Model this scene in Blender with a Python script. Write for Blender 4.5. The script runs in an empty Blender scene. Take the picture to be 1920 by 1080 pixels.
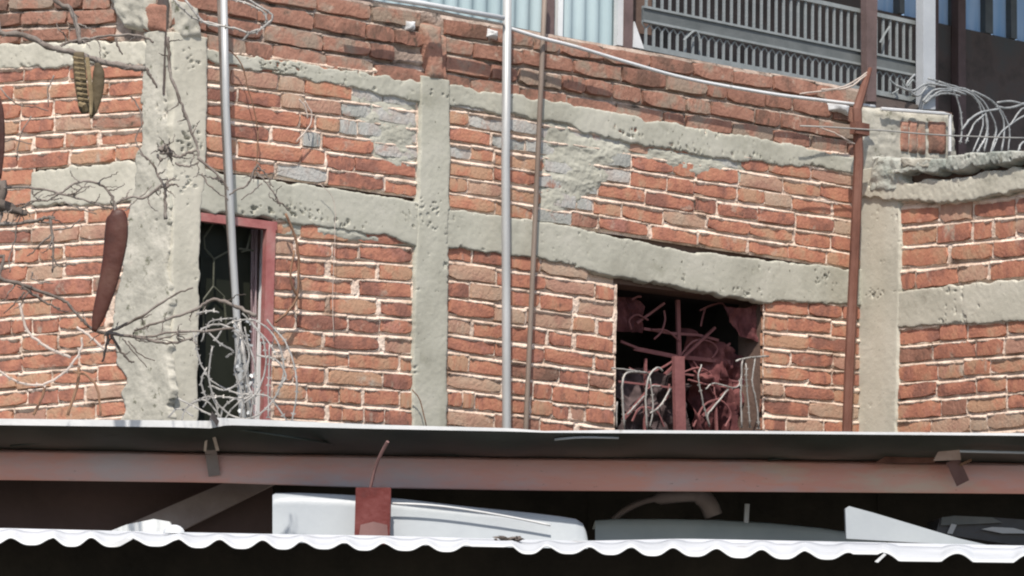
import bpy, math, random
import numpy as np
from mathutils import Vector, Matrix
random.seed(7); rng = np.random.default_rng(7)
SC = bpy.context.scene
COL = SC.collection

# ------------------------------------------------------------------ camera
FPX = 5150.0; EYE = Vector((0, 0, 1.6)); PITCH = math.atan(710 / 5150); ROLL = 0.02
F = Vector((0, math.cos(PITCH), math.sin(PITCH)))
R0 = Vector((1, 0, 0)); U0 = Vector((0, -math.sin(PITCH), math.cos(PITCH)))
RC = R0 * math.cos(ROLL) + U0 * math.sin(ROLL)
UC = U0 * math.cos(ROLL) - R0 * math.sin(ROLL)
cam_data = bpy.data.cameras.new('camera')
cam = bpy.data.objects.new('camera', cam_data); COL.objects.link(cam)
cam_data.sensor_width = 36.0; cam_data.lens = FPX / 1920 * 36.0
cam_data.clip_start = 0.1; cam_data.clip_end = 3000
m = Matrix((RC, UC, -F)).transposed().to_4x4(); m.translation = EYE
cam.matrix_world = m
SC.camera = cam

# ------------------------------------------------------------------ light
SUNV = Vector((-0.05, -0.57, 0.80)).normalized()
world = bpy.data.worlds.new('World'); SC.world = world; world.use_nodes = True
wn = world.node_tree.nodes; wl = world.node_tree.links
for n in list(wn): wn.remove(n)
sky = wn.new('ShaderNodeTexSky'); sky.sky_type = 'NISHITA'; sky.sun_disc = False
sky.sun_elevation = math.asin(SUNV.z); sky.sun_rotation = math.atan2(SUNV.x, SUNV.y)
sky.air_density = 1.0; sky.dust_density = 1.5
bg = wn.new('ShaderNodeBackground'); bg.inputs[1].default_value = 0.13
wo = wn.new('ShaderNodeOutputWorld')
wl.new(sky.outputs[0], bg.inputs[0]); wl.new(bg.outputs[0], wo.inputs[0])
sun_d = bpy.data.lights.new('sun', 'SUN'); sun_d.energy = 4.2; sun_d.angle = math.radians(0.6)
sun_d.color = (1.0, 0.94, 0.86)
sun = bpy.data.objects.new('sun', sun_d); COL.objects.link(sun)
sun.rotation_euler = SUNV.to_track_quat('Z', 'Y').to_euler(); sun.location = (0, 0, 20)
SC.view_settings.view_transform = 'Standard'; SC.view_settings.look = 'None'
SC.view_settings.exposure = 0.34; SC.view_settings.gamma = 1.0
SC.view_settings.use_curve_mapping = False
SC.cycles.filter_width = 2.1

# ------------------------------------------------------------------ projection helpers
def ray(px, py):
    return F + RC * ((px - 960) / FPX) - UC * ((py - 540) / FPX)
def at_y(px, py, Y):
    d = ray(px, py); return EYE + d * (Y / d.y)
class Plane:
    def __init__(s, P0, d):
        s.P0 = Vector((P0[0], P0[1], 0)); s.d = Vector((d[0], d[1], 0)).normalized()
        s.n = Vector((s.d.y, -s.d.x, 0))
    def uz(s, px, py, off=0.0):
        d = ray(px, py); t = ((s.P0 + s.n * off - EYE).dot(s.n)) / d.dot(s.n)
        P = EYE + d * t
        return (P - s.P0).dot(s.d), P.z
    def w(s, u, z, o=0.0):
        return s.P0 + s.d * u + s.n * o + Vector((0, 0, z))
    def px(s, px, py, off=0.0):
        u, z = s.uz(px, py, off); return s.w(u, z, off)
    def warr(s, u, z, o):
        u = np.asarray(u); z = np.asarray(z); o = np.asarray(o)
        return np.stack([s.P0.x + s.d.x * u + s.n.x * o, s.P0.y + s.d.y * u + s.n.y * o, z + 0 * u], -1)
dM = (0.802, 0.598)
PM = Plane((-0.783, 11.2), dM)
c1 = PM.px(318, 450); PL = Plane((c1.x, c1.y), (0.837, -0.547))
c2 = PM.px(1616, 500); PR = Plane((c2.x, c2.y), (0.603, -0.797))

def zc(x0, y0, s, pts):
    return [(x0 + p[0] / s, y0 + p[1] / s) + tuple(p[2:]) for p in pts]

# ------------------------------------------------------------------ noise
def vnoise(x, y, seed=0):
    xi = np.floor(x).astype(np.int64); yi = np.floor(y).astype(np.int64)
    fx = x - xi; fy = y - yi
    fx = fx * fx * (3 - 2 * fx); fy = fy * fy * (3 - 2 * fy)
    def h(a, b):
        n = (a * 374761393 + b * 668265263 + seed * 974634777) & 0xffffffff
        n = ((n ^ (n >> 13)) * 1274126177) & 0xffffffff
        return ((n ^ (n >> 16)) & 0xffff) / 65535.0
    return (h(xi, yi) * (1 - fx) + h(xi + 1, yi) * fx) * (1 - fy) + (h(xi, yi + 1) * (1 - fx) + h(xi + 1, yi + 1) * fx) * fy
def fnoise(x, y, seed=0, o=3):
    r = 0; a = 1; t = 0
    for k in range(o):
        r = r + a * vnoise(x * 2 ** k, y * 2 ** k, seed + k * 17); t += a; a *= 0.5
    return r / t * 2 - 1

# ------------------------------------------------------------------ materials
def mat(name, cols, scale=8.0, rough=0.85, metal=0.0, bump=0.3, bscale=60.0, rand=False, spec=0.3,
        spots=None, stretch=(1, 1, 1), trans=0.0, bdist=0.01, blotch=None):
    M = bpy.data.materials.new(name); M.use_nodes = True
    N = M.node_tree.nodes; L = M.node_tree.links
    b = N['Principled BSDF']; out = N['Material Output']
    b.inputs['Roughness'].default_value = rough; b.inputs['Metallic'].default_value = metal
    b.inputs['Specular IOR Level'].default_value = spec
    tc = N.new('ShaderNodeTexCoord'); vec = tc.outputs['Object']
    mp = N.new('ShaderNodeMapping'); mp.inputs['Scale'].default_value = stretch
    L.new(vec, mp.inputs[0]); vec = mp.outputs[0]
    oi = None
    if rand:
        oi = N.new('ShaderNodeObjectInfo')
        ml = N.new('ShaderNodeMath'); ml.operation = 'MULTIPLY'; ml.inputs[1].default_value = 97.0
        L.new(oi.outputs['Random'], ml.inputs[0])
        ad = N.new('ShaderNodeVectorMath'); ad.operation = 'ADD'
        L.new(vec, ad.inputs[0]); L.new(ml.outputs[0], ad.inputs[1]); vec = ad.outputs[0]
    nz = N.new('ShaderNodeTexNoise'); nz.inputs['Scale'].default_value = scale; nz.inputs['Detail'].default_value = 6
    nz.inputs['Roughness'].default_value = 0.62
    L.new(vec, nz.inputs['Vector'])
    cr = N.new('ShaderNodeValToRGB'); e = cr.color_ramp.elements
    k = len(cols)
    while len(e) < k: e.new(0.5)
    for i, c in enumerate(cols):
        e[i].position = 0.32 + 0.36 * i / max(1, k - 1); e[i].color = (*c, 1)
    src = nz.outputs['Fac']
    if rand:
        mx = N.new('ShaderNodeMath'); mx.operation = 'MULTIPLY_ADD'; mx.inputs[1].default_value = 0.34; 
        m2 = N.new('ShaderNodeMath'); m2.operation = 'SUBTRACT'; m2.inputs[1].default_value = 0.17
        L.new(oi.outputs['Random'], mx.inputs[0]); L.new(nz.outputs['Fac'], mx.inputs[2]); L.new(mx.outputs[0], m2.inputs[0]); src = m2.outputs[0]
    L.new(src, cr.inputs[0]); colr = cr.outputs[0]
    for sp in (spots or []):      # (colour, scale, threshold, softness)
        n2 = N.new('ShaderNodeTexNoise'); n2.inputs['Scale'].default_value = sp[1]; n2.inputs['Detail'].default_value = 5
        n2.inputs['Roughness'].default_value = 0.65
        o2 = N.new('ShaderNodeVectorMath'); o2.operation = 'ADD'; o2.inputs[1].default_value = (13.1 * sp[1] % 7, 5.7, 3.3 + sp[2] * 9)
        L.new(vec, o2.inputs[0]); L.new(o2.outputs[0], n2.inputs['Vector'])
        mr = N.new('ShaderNodeMapRange'); mr.inputs[1].default_value = sp[2]; mr.inputs[2].default_value = sp[2] + sp[3]
        L.new(n2.outputs['Fac'], mr.inputs[0])
        mi = N.new('ShaderNodeMixRGB'); mi.inputs[2].default_value = (*sp[0], 1)
        L.new(mr.outputs[0], mi.inputs[0]); L.new(colr, mi.inputs[1]); colr = mi.outputs[0]
    L.new(colr, b.inputs['Base Color'])
    if bump:
        n3 = N.new('ShaderNodeTexNoise'); n3.inputs['Scale'].default_value = bscale; n3.inputs['Detail'].default_value = 4
        L.new(vec, n3.inputs['Vector'])
        bp = N.new('ShaderNodeBump'); bp.inputs['Strength'].default_value = bump; bp.inputs['Distance'].default_value = bdist
        L.new(n3.outputs['Fac'], bp.inputs['Height']); L.new(bp.outputs[0], b.inputs['Normal'])
    if trans > 0:
        tr = N.new('ShaderNodeBsdfTranslucent'); L.new(colr, tr.inputs[0])
        ms = N.new('ShaderNodeMixShader'); ms.inputs[0].default_value = trans
        L.new(b.outputs[0], ms.inputs[1]); L.new(tr.outputs[0], ms.inputs[2]); L.new(ms.outputs[0], out.inputs[0])
    return M

CREAM = (0.66, 0.54, 0.45)
M_ = {}
M_['brick'] = mat('brick_red', [(0.24, 0.110, 0.080), (0.38, 0.160, 0.105), (0.44, 0.200, 0.125), (0.42, 0.25, 0.16)], scale=9, rand=True, bump=0.5, bscale=70,
                  spots=[((0.42, 0.19, 0.15), 5, 0.58, 0.2), ((0.40, 0.33, 0.26), 9, 0.60, 0.14), ((0.14, 0.085, 0.065), 15, 0.62, 0.12)])
M_['brick_dark'] = mat('brick_weathered', [(0.16, 0.09, 0.065), (0.27, 0.135, 0.095), (0.33, 0.17, 0.12), (0.28, 0.21, 0.16)], scale=8, rand=True, bump=0.6, bscale=60,
                  spots=[((0.42, 0.36, 0.29), 11, 0.62, 0.12), ((0.09, 0.07, 0.05), 16, 0.60, 0.12)])
M_['brick_grey'] = mat('brick_cement_smeared', [(0.33, 0.33, 0.30), (0.42, 0.41, 0.38), (0.38, 0.33, 0.29)], scale=9, rand=True, bump=0.6, bscale=60,
                  spots=[((0.34, 0.17, 0.12), 7, 0.58, 0.12)])
M_['brick_buff'] = mat('brick_buff', [(0.36, 0.20, 0.145), (0.42, 0.27, 0.19), (0.41, 0.30, 0.22)], scale=9, rand=True, bump=0.5, bscale=70,
                  spots=[(CREAM, 14, 0.64, 0.10), ((0.16, 0.09, 0.07), 22, 0.66, 0.10)])
M_['mortar'] = mat('lime_mortar', [(0.42, 0.31, 0.235), (0.64, 0.50, 0.40), (0.78, 0.64, 0.53)], scale=10, bump=0.5, bscale=90,
                  spots=[((0.27, 0.18, 0.13), 6, 0.55, 0.14), ((0.14, 0.11, 0.085), 26, 0.62, 0.08)])
M_['mortar_dark'] = mat('weathered_mortar', [(0.20, 0.15, 0.12), (0.34, 0.26, 0.21), (0.52, 0.43, 0.36)], scale=9, bump=0.5, bscale=90,
                  spots=[((0.09, 0.075, 0.06), 12, 0.56, 0.12)])
M_['concrete'] = mat('bare_concrete', [(0.32, 0.31, 0.255), (0.395, 0.385, 0.32), (0.44, 0.425, 0.36)], scale=4, bump=0.25, bscale=110, bdist=.004,
                  spots=[((0.25, 0.245, 0.19), 5, 0.58, 0.2), ((0.10, 0.10, 0.075), 38, 0.655, 0.04), ((0.62, 0.59, 0.52), 17, 0.70, 0.05)])
M_['concrete_cream'] = mat('cream_concrete', [(0.38, 0.36, 0.295), (0.46, 0.435, 0.36), (0.52, 0.49, 0.41)], scale=4, bump=0.25, bscale=110, bdist=.004,  # cream concrete, lightened in place of stronger sun on the side walls
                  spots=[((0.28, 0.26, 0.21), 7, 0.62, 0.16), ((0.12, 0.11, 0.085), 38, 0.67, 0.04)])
M_['concrete_rough'] = mat('rough_concrete', [(0.30, 0.285, 0.24), (0.40, 0.38, 0.32), (0.50, 0.47, 0.40)], scale=10, bump=0.45, bscale=40,
                  spots=[((0.13, 0.13, 0.09), 20, 0.60, 0.08), ((0.40, 0.27, 0.23), 5, 0.62, 0.15)])
M_['concrete_mossy'] = mat('mossy_grey_concrete', [(0.22, 0.24, 0.21), (0.34, 0.35, 0.31), (0.42, 0.41, 0.36)], scale=8, bump=0.8, bscale=40,
                  spots=[((0.12, 0.11, 0.08), 12, 0.58, 0.1)])
M_['plaster'] = mat('wall_render', [(0.10, 0.065, 0.05), (0.18, 0.12, 0.095)], scale=5)
M_['galv'] = mat('galvanised_tube', [(0.34, 0.34, 0.33), (0.46, 0.46, 0.45)], scale=6, rough=0.5, metal=0.3, bump=0.1, stretch=(1, 1, .3))
M_['grey_pipe'] = mat('dull_grey_pipe', [(0.27, 0.26, 0.24), (0.40, 0.39, 0.36)], scale=6, rough=0.6, metal=0.2, bump=0.1, stretch=(1, 1, .3))
M_['brown_pipe'] = mat('rust_stained_pipe', [(0.17, 0.13, 0.105), (0.26, 0.21, 0.175)], scale=7, rough=0.7, metal=0.2, bump=0.2, stretch=(1, 1, .3))
M_['rust'] = mat('rusty_steel', [(0.085, 0.036, 0.026), (0.15, 0.066, 0.046), (0.19, 0.095, 0.07)], scale=7, rough=0.8, bump=0.3, stretch=(1, 1, .4))
M_['rust_faded'] = mat('faded_red_oxide', [(0.13, 0.07, 0.065), (0.23, 0.13, 0.12)], scale=7, rough=0.8, bump=0.2, stretch=(1, 1, .3))
M_['redpaint'] = mat('red_painted_steel', [(0.24, 0.075, 0.07), (0.34, 0.125, 0.115), (0.36, 0.19, 0.17)], scale=8, rough=0.6, bump=0.2)
M_['window_red'] = mat('faded_maroon_paint', [(0.17, 0.065, 0.065), (0.26, 0.11, 0.105)], scale=8, rough=0.7, bump=0.2)
M_['brownpost'] = mat('dull_brown_post', [(0.10, 0.07, 0.065), (0.16, 0.11, 0.105)], scale=6, rough=0.8, bump=0.2)
M_['redpost'] = mat('dark_red_paint', [(0.07, 0.014, 0.012), (0.12, 0.024, 0.02), (0.17, 0.05, 0.045)], scale=10, rough=0.5, bump=0.2)
M_['beam'] = mat('worn_red_beam_paint', [(0.58, 0.45, 0.45), (0.68, 0.41, 0.38), (0.72, 0.36, 0.30), (0.64, 0.48, 0.40)], scale=1.9, rough=0.6, bump=0.15, bscale=20,
                  spots=[((0.56, 0.48, 0.50), 2.2, 0.54, 0.2), ((0.30, 0.17, 0.14), 26, 0.66, 0.08)], stretch=(1, 1, 3))
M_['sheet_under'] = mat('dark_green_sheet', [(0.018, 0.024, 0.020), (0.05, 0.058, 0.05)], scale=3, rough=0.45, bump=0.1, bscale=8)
M_['white'] = mat('white_paint', [(0.50, 0.51, 0.51), (0.66, 0.66, 0.655)], scale=4, rough=0.5, bump=0.1, spots=[((0.36, 0.34, 0.31), 13, 0.63, 0.12)])
M_['white_shade'] = mat('off_white_panel', [(0.62, 0.64, 0.64), (0.76, 0.77, 0.76)], scale=3, rough=0.4, bump=0.05,
                  spots=[((0.40, 0.42, 0.52), 3.3, 0.64, 0.1)])
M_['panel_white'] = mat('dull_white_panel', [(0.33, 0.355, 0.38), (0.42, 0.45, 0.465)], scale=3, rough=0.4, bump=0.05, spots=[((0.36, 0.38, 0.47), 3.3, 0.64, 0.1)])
M_['greypanel'] = mat('grey_blue_panel', [(0.33, 0.38, 0.40), (0.44, 0.49, 0.50)], scale=3, rough=0.4, bump=0.05)
M_['darkwood'] = mat('dark_shade_board', [(0.012, 0.011, 0.009), (0.03, 0.026, 0.02)], scale=6, rough=0.9, bump=0.2)
M_['brownboard'] = mat('brown_board', [(0.06, 0.04, 0.035), (0.10, 0.065, 0.06)], scale=2.5, rough=0.8, bump=0.1)
M_['plank'] = mat('grey_plank', [(0.20, 0.16, 0.15), (0.30, 0.26, 0.25)], scale=5, rough=0.8, bump=0.2)
M_['plank_pale'] = mat('rusty_pale_metal', [(0.26, 0.18, 0.15), (0.42, 0.32, 0.28)], scale=9, rough=0.8, bump=0.3)
M_['black'] = mat('black_plastic', [(0.02, 0.02, 0.025), (0.05, 0.05, 0.06)], scale=6, rough=0.3, bump=0.1)
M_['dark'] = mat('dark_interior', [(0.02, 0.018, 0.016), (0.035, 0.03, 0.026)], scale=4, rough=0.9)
M_['darkwall'] = mat('dark_stained_wall', [(0.05, 0.045, 0.04), (0.11, 0.085, 0.075), (0.09, 0.09, 0.085)], scale=3.5, rough=0.9)
M_['greenglass'] = mat('dark_green_glass', [(0.012, 0.014, 0.009), (0.02, 0.022, 0.015)], scale=3, rough=0.5, spec=0.15, bump=0.0)
M_['olive'] = mat('olive_iron', [(0.055, 0.06, 0.04), (0.09, 0.09, 0.065)], scale=20, rough=0.6)
M_['bark'] = mat('grey_brown_bark', [(0.10, 0.08, 0.065), (0.19, 0.16, 0.14), (0.27, 0.24, 0.21)], scale=14, rough=0.9, bump=0.5)
M_['twig'] = mat('dark_twig', [(0.08, 0.065, 0.055), (0.17, 0.14, 0.12)], scale=14, rough=0.9, bump=0.3)
M_['pod'] = mat('dry_brown_pod', [(0.035, 0.014, 0.01), (0.075, 0.026, 0.018), (0.12, 0.06, 0.042)], scale=5, rough=0.5, bump=0.3, bscale=30)
M_['podpale'] = mat('pale_pod_chambers', [(0.15, 0.11, 0.06), (0.30, 0.23, 0.13)], scale=12, rough=0.8)
M_['poddark'] = mat('dark_olive_pod', [(0.06, 0.045, 0.025), (0.12, 0.09, 0.05)], scale=9, rough=0.7)
M_['razor'] = mat('galvanised_razor_wire', [(0.20, 0.19, 0.175), (0.42, 0.40, 0.37)], scale=18, rough=0.5, metal=0.3, bump=0.1)
M_['razor_bright'] = mat('bright_razor_wire', [(0.20, 0.21, 0.21), (0.38, 0.39, 0.39)], scale=18, rough=0.5, metal=0.2, bump=0.1)
M_['paleroot'] = mat('pale_wire', [(0.40, 0.33, 0.28), (0.55, 0.47, 0.41)], scale=18, rough=0.7, bump=0.1)
M_['rustwire'] = mat('rusty_wire', [(0.15, 0.08, 0.05), (0.26, 0.15, 0.09)], scale=18, rough=0.8, bump=0.1)
M_['sheetblue'] = mat('pale_blue_sheet', [(0.30, 0.39, 0.41), (0.40, 0.49, 0.51)], scale=2.5, rough=0.5, bump=0.05, stretch=(1, 1, .3),
                  spots=[((0.33, 0.40, 0.42), 4, 0.6, 0.15)])
M_['bluepane'] = mat('blue_translucent_pane', [(0.50, 0.66, 0.80), (0.75, 0.82, 0.90)], scale=5, rough=0.4, bump=0.0, trans=0.75, stretch=(3, 3, .3))
M_['rail'] = mat('grey_green_railing', [(0.20, 0.22, 0.22), (0.29, 0.31, 0.31)], scale=12, rough=0.6, metal=0.1, bump=0.1)
M_['railband'] = mat('dark_grey_band', [(0.09, 0.10, 0.10), (0.14, 0.15, 0.15)], scale=8, rough=0.6, bump=0.1)
M_['greypost'] = mat('pale_grey_post', [(0.36, 0.38, 0.40), (0.45, 0.47, 0.49)], scale=4, rough=0.6, bump=0.1)
M_['cloth'] = mat('dark_red_cloth', [(0.045, 0.016, 0.017), (0.11, 0.035, 0.036), (0.20, 0.075, 0.068)], scale=8, rough=0.9, bump=0.3)
M_['ground'] = mat('packed_earth', [(0.12, 0.11, 0.09), (0.2, 0.18, 0.15)], scale=1.5)

# ------------------------------------------------------------------ mesh builder
class MB:
    def __init__(s): s.v = []; s.f = []
    def add(s, vs, fs):
        b = len(s.v); s.v += [tuple(v) for v in vs]; s.f += [tuple(i + b for i in f) for f in fs]; return s
    def hexa(s, a, b):          # two quads (front, back), matching order
        return s.add(list(a) + list(b), [(0, 1, 2, 3), (7, 6, 5, 4), (0, 4, 5, 1), (1, 5, 6, 2), (2, 6, 7, 3), (3, 7, 4, 0)])
    def box(s, c, x, y, z):     # centre + half vectors
        c, x, y, z = map(Vector, (c, x, y, z))
        return s.hexa([c - x - y - z, c + x - y - z, c + x - y + z, c - x - y + z], [c - x + y - z, c + x + y - z, c + x + y + z, c - x + y + z])
    def quadslab(s, pts, back):
        return s.hexa(pts, [Vector(p) + Vector(back) for p in pts])
    def polyslab(s, pts, back):
        n = len(pts); b = [Vector(p) + Vector(back) for p in pts]
        return s.add(list(pts) + b, [tuple(range(n)), tuple(range(2 * n - 1, n - 1, -1))] + [(i, i + n, (i + 1) % n + n, (i + 1) % n) for i in range(n)])
    def tube(s, pts, r, sides=6, caps=True, flat=1.0):
        pts = [Vector(p) for p in pts]; n = len(pts)
        if not hasattr(r, '__len__'): r = [r] * n
        b = len(s.v); up = None
        for i, p in enumerate(pts):
            t = (pts[min(i + 1, n - 1)] - pts[max(i - 1, 0)]).normalized()
            if up is None: up = t.orthogonal().normalized()
            up = (up - t * up.dot(t)).normalized(); si = t.cross(up)
            for k in range(sides):
                a = 2 * math.pi * k / sides
                s.v.append(tuple(p + (up * math.cos(a) + si * math.sin(a) * flat) * r[i]))
        for i in range(n - 1):
            for k in range(sides):
                k2 = (k + 1) % sides
                s.f.append((b + i * sides + k, b + i * sides + k2, b + (i + 1) * sides + k2, b + (i + 1) * sides + k))
        if caps:
            s.f.append(tuple(b + k for k in range(sides))[::-1]); s.f.append(tuple(b + (n - 1) * sides + k for k in range(sides)))
        return s
    def grid(s, P):             # P: (n,m,3) array
        n, m_ = P.shape[:2]; b = len(s.v)
        s.v += [tuple(p) for p in P.reshape(-1, 3).tolist()]
        s.f += [(b + i * m_ + j, b + (i + 1) * m_ + j, b + (i + 1) * m_ + j + 1, b + i * m_ + j + 1) for i in range(n - 1) for j in range(m_ - 1)]
        return s
    def build(s, name, material, parent=None, smooth=False):
        me = bpy.data.meshes.new(name); me.from_pydata(s.v, [], s.f); me.update()
        return link(name, me, material, parent, smooth)
def link(name, me, material, parent=None, smooth=False):
    o = bpy.data.objects.new(name, me); COL.objects.link(o)
    if material is not None: me.materials.append(M_[material])
    if smooth: me.polygons.foreach_set('use_smooth', [True] * len(me.polygons))
    if parent is not None: adopt(o, parent)
    return o
def adopt(o, parent):
    o.parent = parent
    if parent.type == 'EMPTY': o.matrix_parent_inverse = Matrix.Translation(parent.location).inverted()
def tag(o, label=None, cat=None, group=None, kind=None):
    if label: o['label'] = label
    if cat: o['category'] = cat
    if group: o['group'] = group
    if kind: o['kind'] = kind
    return o
def thing(name, loc, label, cat, group=None):
    o = bpy.data.objects.new(name, None); COL.objects.link(o); o.location = loc; o.empty_display_size = 0.1
    return tag(o, label, cat, group)
def gridmesh(name, P, material, parent=None, smooth=True, flip=False):
    n, m_ = P.shape[:2]
    me = bpy.data.meshes.new(name)
    idx = np.arange(n * m_).reshape(n, m_)
    q = np.stack([idx[:-1, :-1], idx[1:, :-1], idx[1:, 1:], idx[:-1, 1:]], -1).reshape(-1, 4)
    if flip: q = q[:, ::-1]
    me.vertices.add(n * m_); me.vertices.foreach_set('co', P.astype(np.float32).ravel())
    me.loops.add(q.size); me.loops.foreach_set('vertex_index', q.astype(np.int32).ravel())
    me.polygons.add(len(q)); me.polygons.foreach_set('loop_start', np.arange(len(q), dtype=np.int32) * 4)
    me.polygons.foreach_set('loop_total', np.full(len(q), 4, dtype=np.int32))
    me.update(calc_edges=True); me.validate()
    return link(name, me, material, parent, smooth)
def smooth_path(pts, k=5):
    pts = [Vector(p) for p in pts]
    if len(pts) < 3: return [pts[0].lerp(pts[-1], i / k) for i in range(k + 1)]
    P = [pts[0] * 2 - pts[1]] + pts + [pts[-1] * 2 - pts[-2]]; out = []
    for i in range(1, len(P) - 2):
        for j in range(k):
            t = j / k; a, b, c, d = P[i - 1], P[i], P[i + 1], P[i + 2]
            out.append(0.5 * ((2 * b) + (c - a) * t + (2 * a - 5 * b + 4 * c - d) * t * t + (3 * b - a - 3 * c + d) * t ** 3))
    out.append(pts[-1]); return out

# ------------------------------------------------------------------ ground
g = MB().add([(-400, -200, 0), (400, -200, 0), (400, 800, 0), (-400, 800, 0)], [(0, 1, 2, 3)]).build('ground', 'ground'); tag(g, kind='structure')

# ------------------------------------------------------------------ bricks
def brick_mesh(seed):
    r = random.Random(seed); xs = [-.5, -.3, -.1, .1, .3, .5]; zs = [-.5, 0, .5]
    V = []; Fc = []
    lx = 0.26; hz = 0.055
    wob = [r.uniform(-.0025, .0025) for _ in range(20)]
    for zi, z in enumerate(zs):
        for xi, x in enumerate(xs):
            edge = (abs(x) == .5) or (abs(z) == .5); corner = (abs(x) == .5) and (abs(z) == .5)
            px_ = x * lx * (0.97 if corner else 0.99) + (r.uniform(-.007, .004) if edge else r.uniform(-.006, .006))
            pz_ = z * hz * (r.choice((r.uniform(.55, .80), r.uniform(.8, 1))) if corner else r.uniform(.88, 1.05)) + r.uniform(-.002, .002)
            y = (0.001 if edge else -0.001) + (0.002 if corner else 0) + r.uniform(-.0012, .0012)
            V.append((px_, y, pz_))
    ring = [0, 1, 2, 3, 4, 5, 11, 17, 16, 15, 14, 13, 12, 6]
    for zi in range(2):
        for xi in range(5):
            a = zi * 6 + xi; Fc.append((a, a + 1, a + 7, a + 6))
    b = len(V)
    for i in ring:
        x = xs[i % 6]; z = zs[i // 6]
        V.append((V[i][0], V[i][1], V[i][2]))
    b2 = len(V)
    for i in ring:
        x = xs[i % 6]; z = zs[i // 6]
        V.append((x * lx * 1.01, 0.03, z * hz * 1.01))
    for k in range(14):
        k2 = (k + 1) % 14; Fc.append((b + k, b2 + k, b2 + k2, b + k2))
    me = bpy.data.meshes.new('brick'); me.from_pydata(V, [], Fc); me.update()
    me.polygons.foreach_set('use_smooth', [i < 10 for i in range(len(Fc))])
    me.materials.append(M_['brick'])
    return me
BRICKS = [brick_mesh(i) for i in range(24)]
def inpoly(x, y, poly):
    c = False; n = len(poly)
    for i in range(n):
        x1, y1 = poly[i]; x2, y2 = poly[(i + 1) % n]
        if (y1 > y) != (y2 > y) and x < (x2 - x1) * (y - y1) / (y2 - y1) + x1: c = not c
    return c
SMEAR = [[(660, 160), (790, 170), (790, 312), (725, 300), (700, 250), (640, 235), (640, 180)],
         [(1012, 200), (1130, 240), (1240, 285), (1150, 320), (1120, 350), (1085, 430), (1012, 420)]]
NB = [0]
def place_brick(pl, parent, u, z, length, height, ang, off, material):
    o = bpy.data.objects.new('brick', random.choice(BRICKS)); COL.objects.link(o)
    X = pl.d * math.cos(ang) + Vector((0, 0, math.sin(ang))); Z = Vector((0, 0, math.cos(ang))) - pl.d * math.sin(ang)
    Mx = Matrix((X * (length / 0.26) * random.choice((1, 1)), -pl.n, Z * (height / 0.055))).transposed().to_4x4()
    Mx.translation = pl.w(u, z, off) - parent.location
    if random.random() < 0.5:      # turned half round in its plane for variety
        Mx = Mx @ Matrix.Rotation(math.pi, 4, 'Y')
    tw = Matrix.Rotation(random.uniform(-.012, .012), 4, 'Z') @ Matrix.Rotation(random.uniform(-.05, .05), 4, 'X')
    o.matrix_local = Mx @ tw
    o.parent = parent
    if material != 'brick':
        o.material_slots[0].link = 'OBJECT'; o.material_slots[0].material = M_[material]
    NB[0] += 1
    return o
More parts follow.
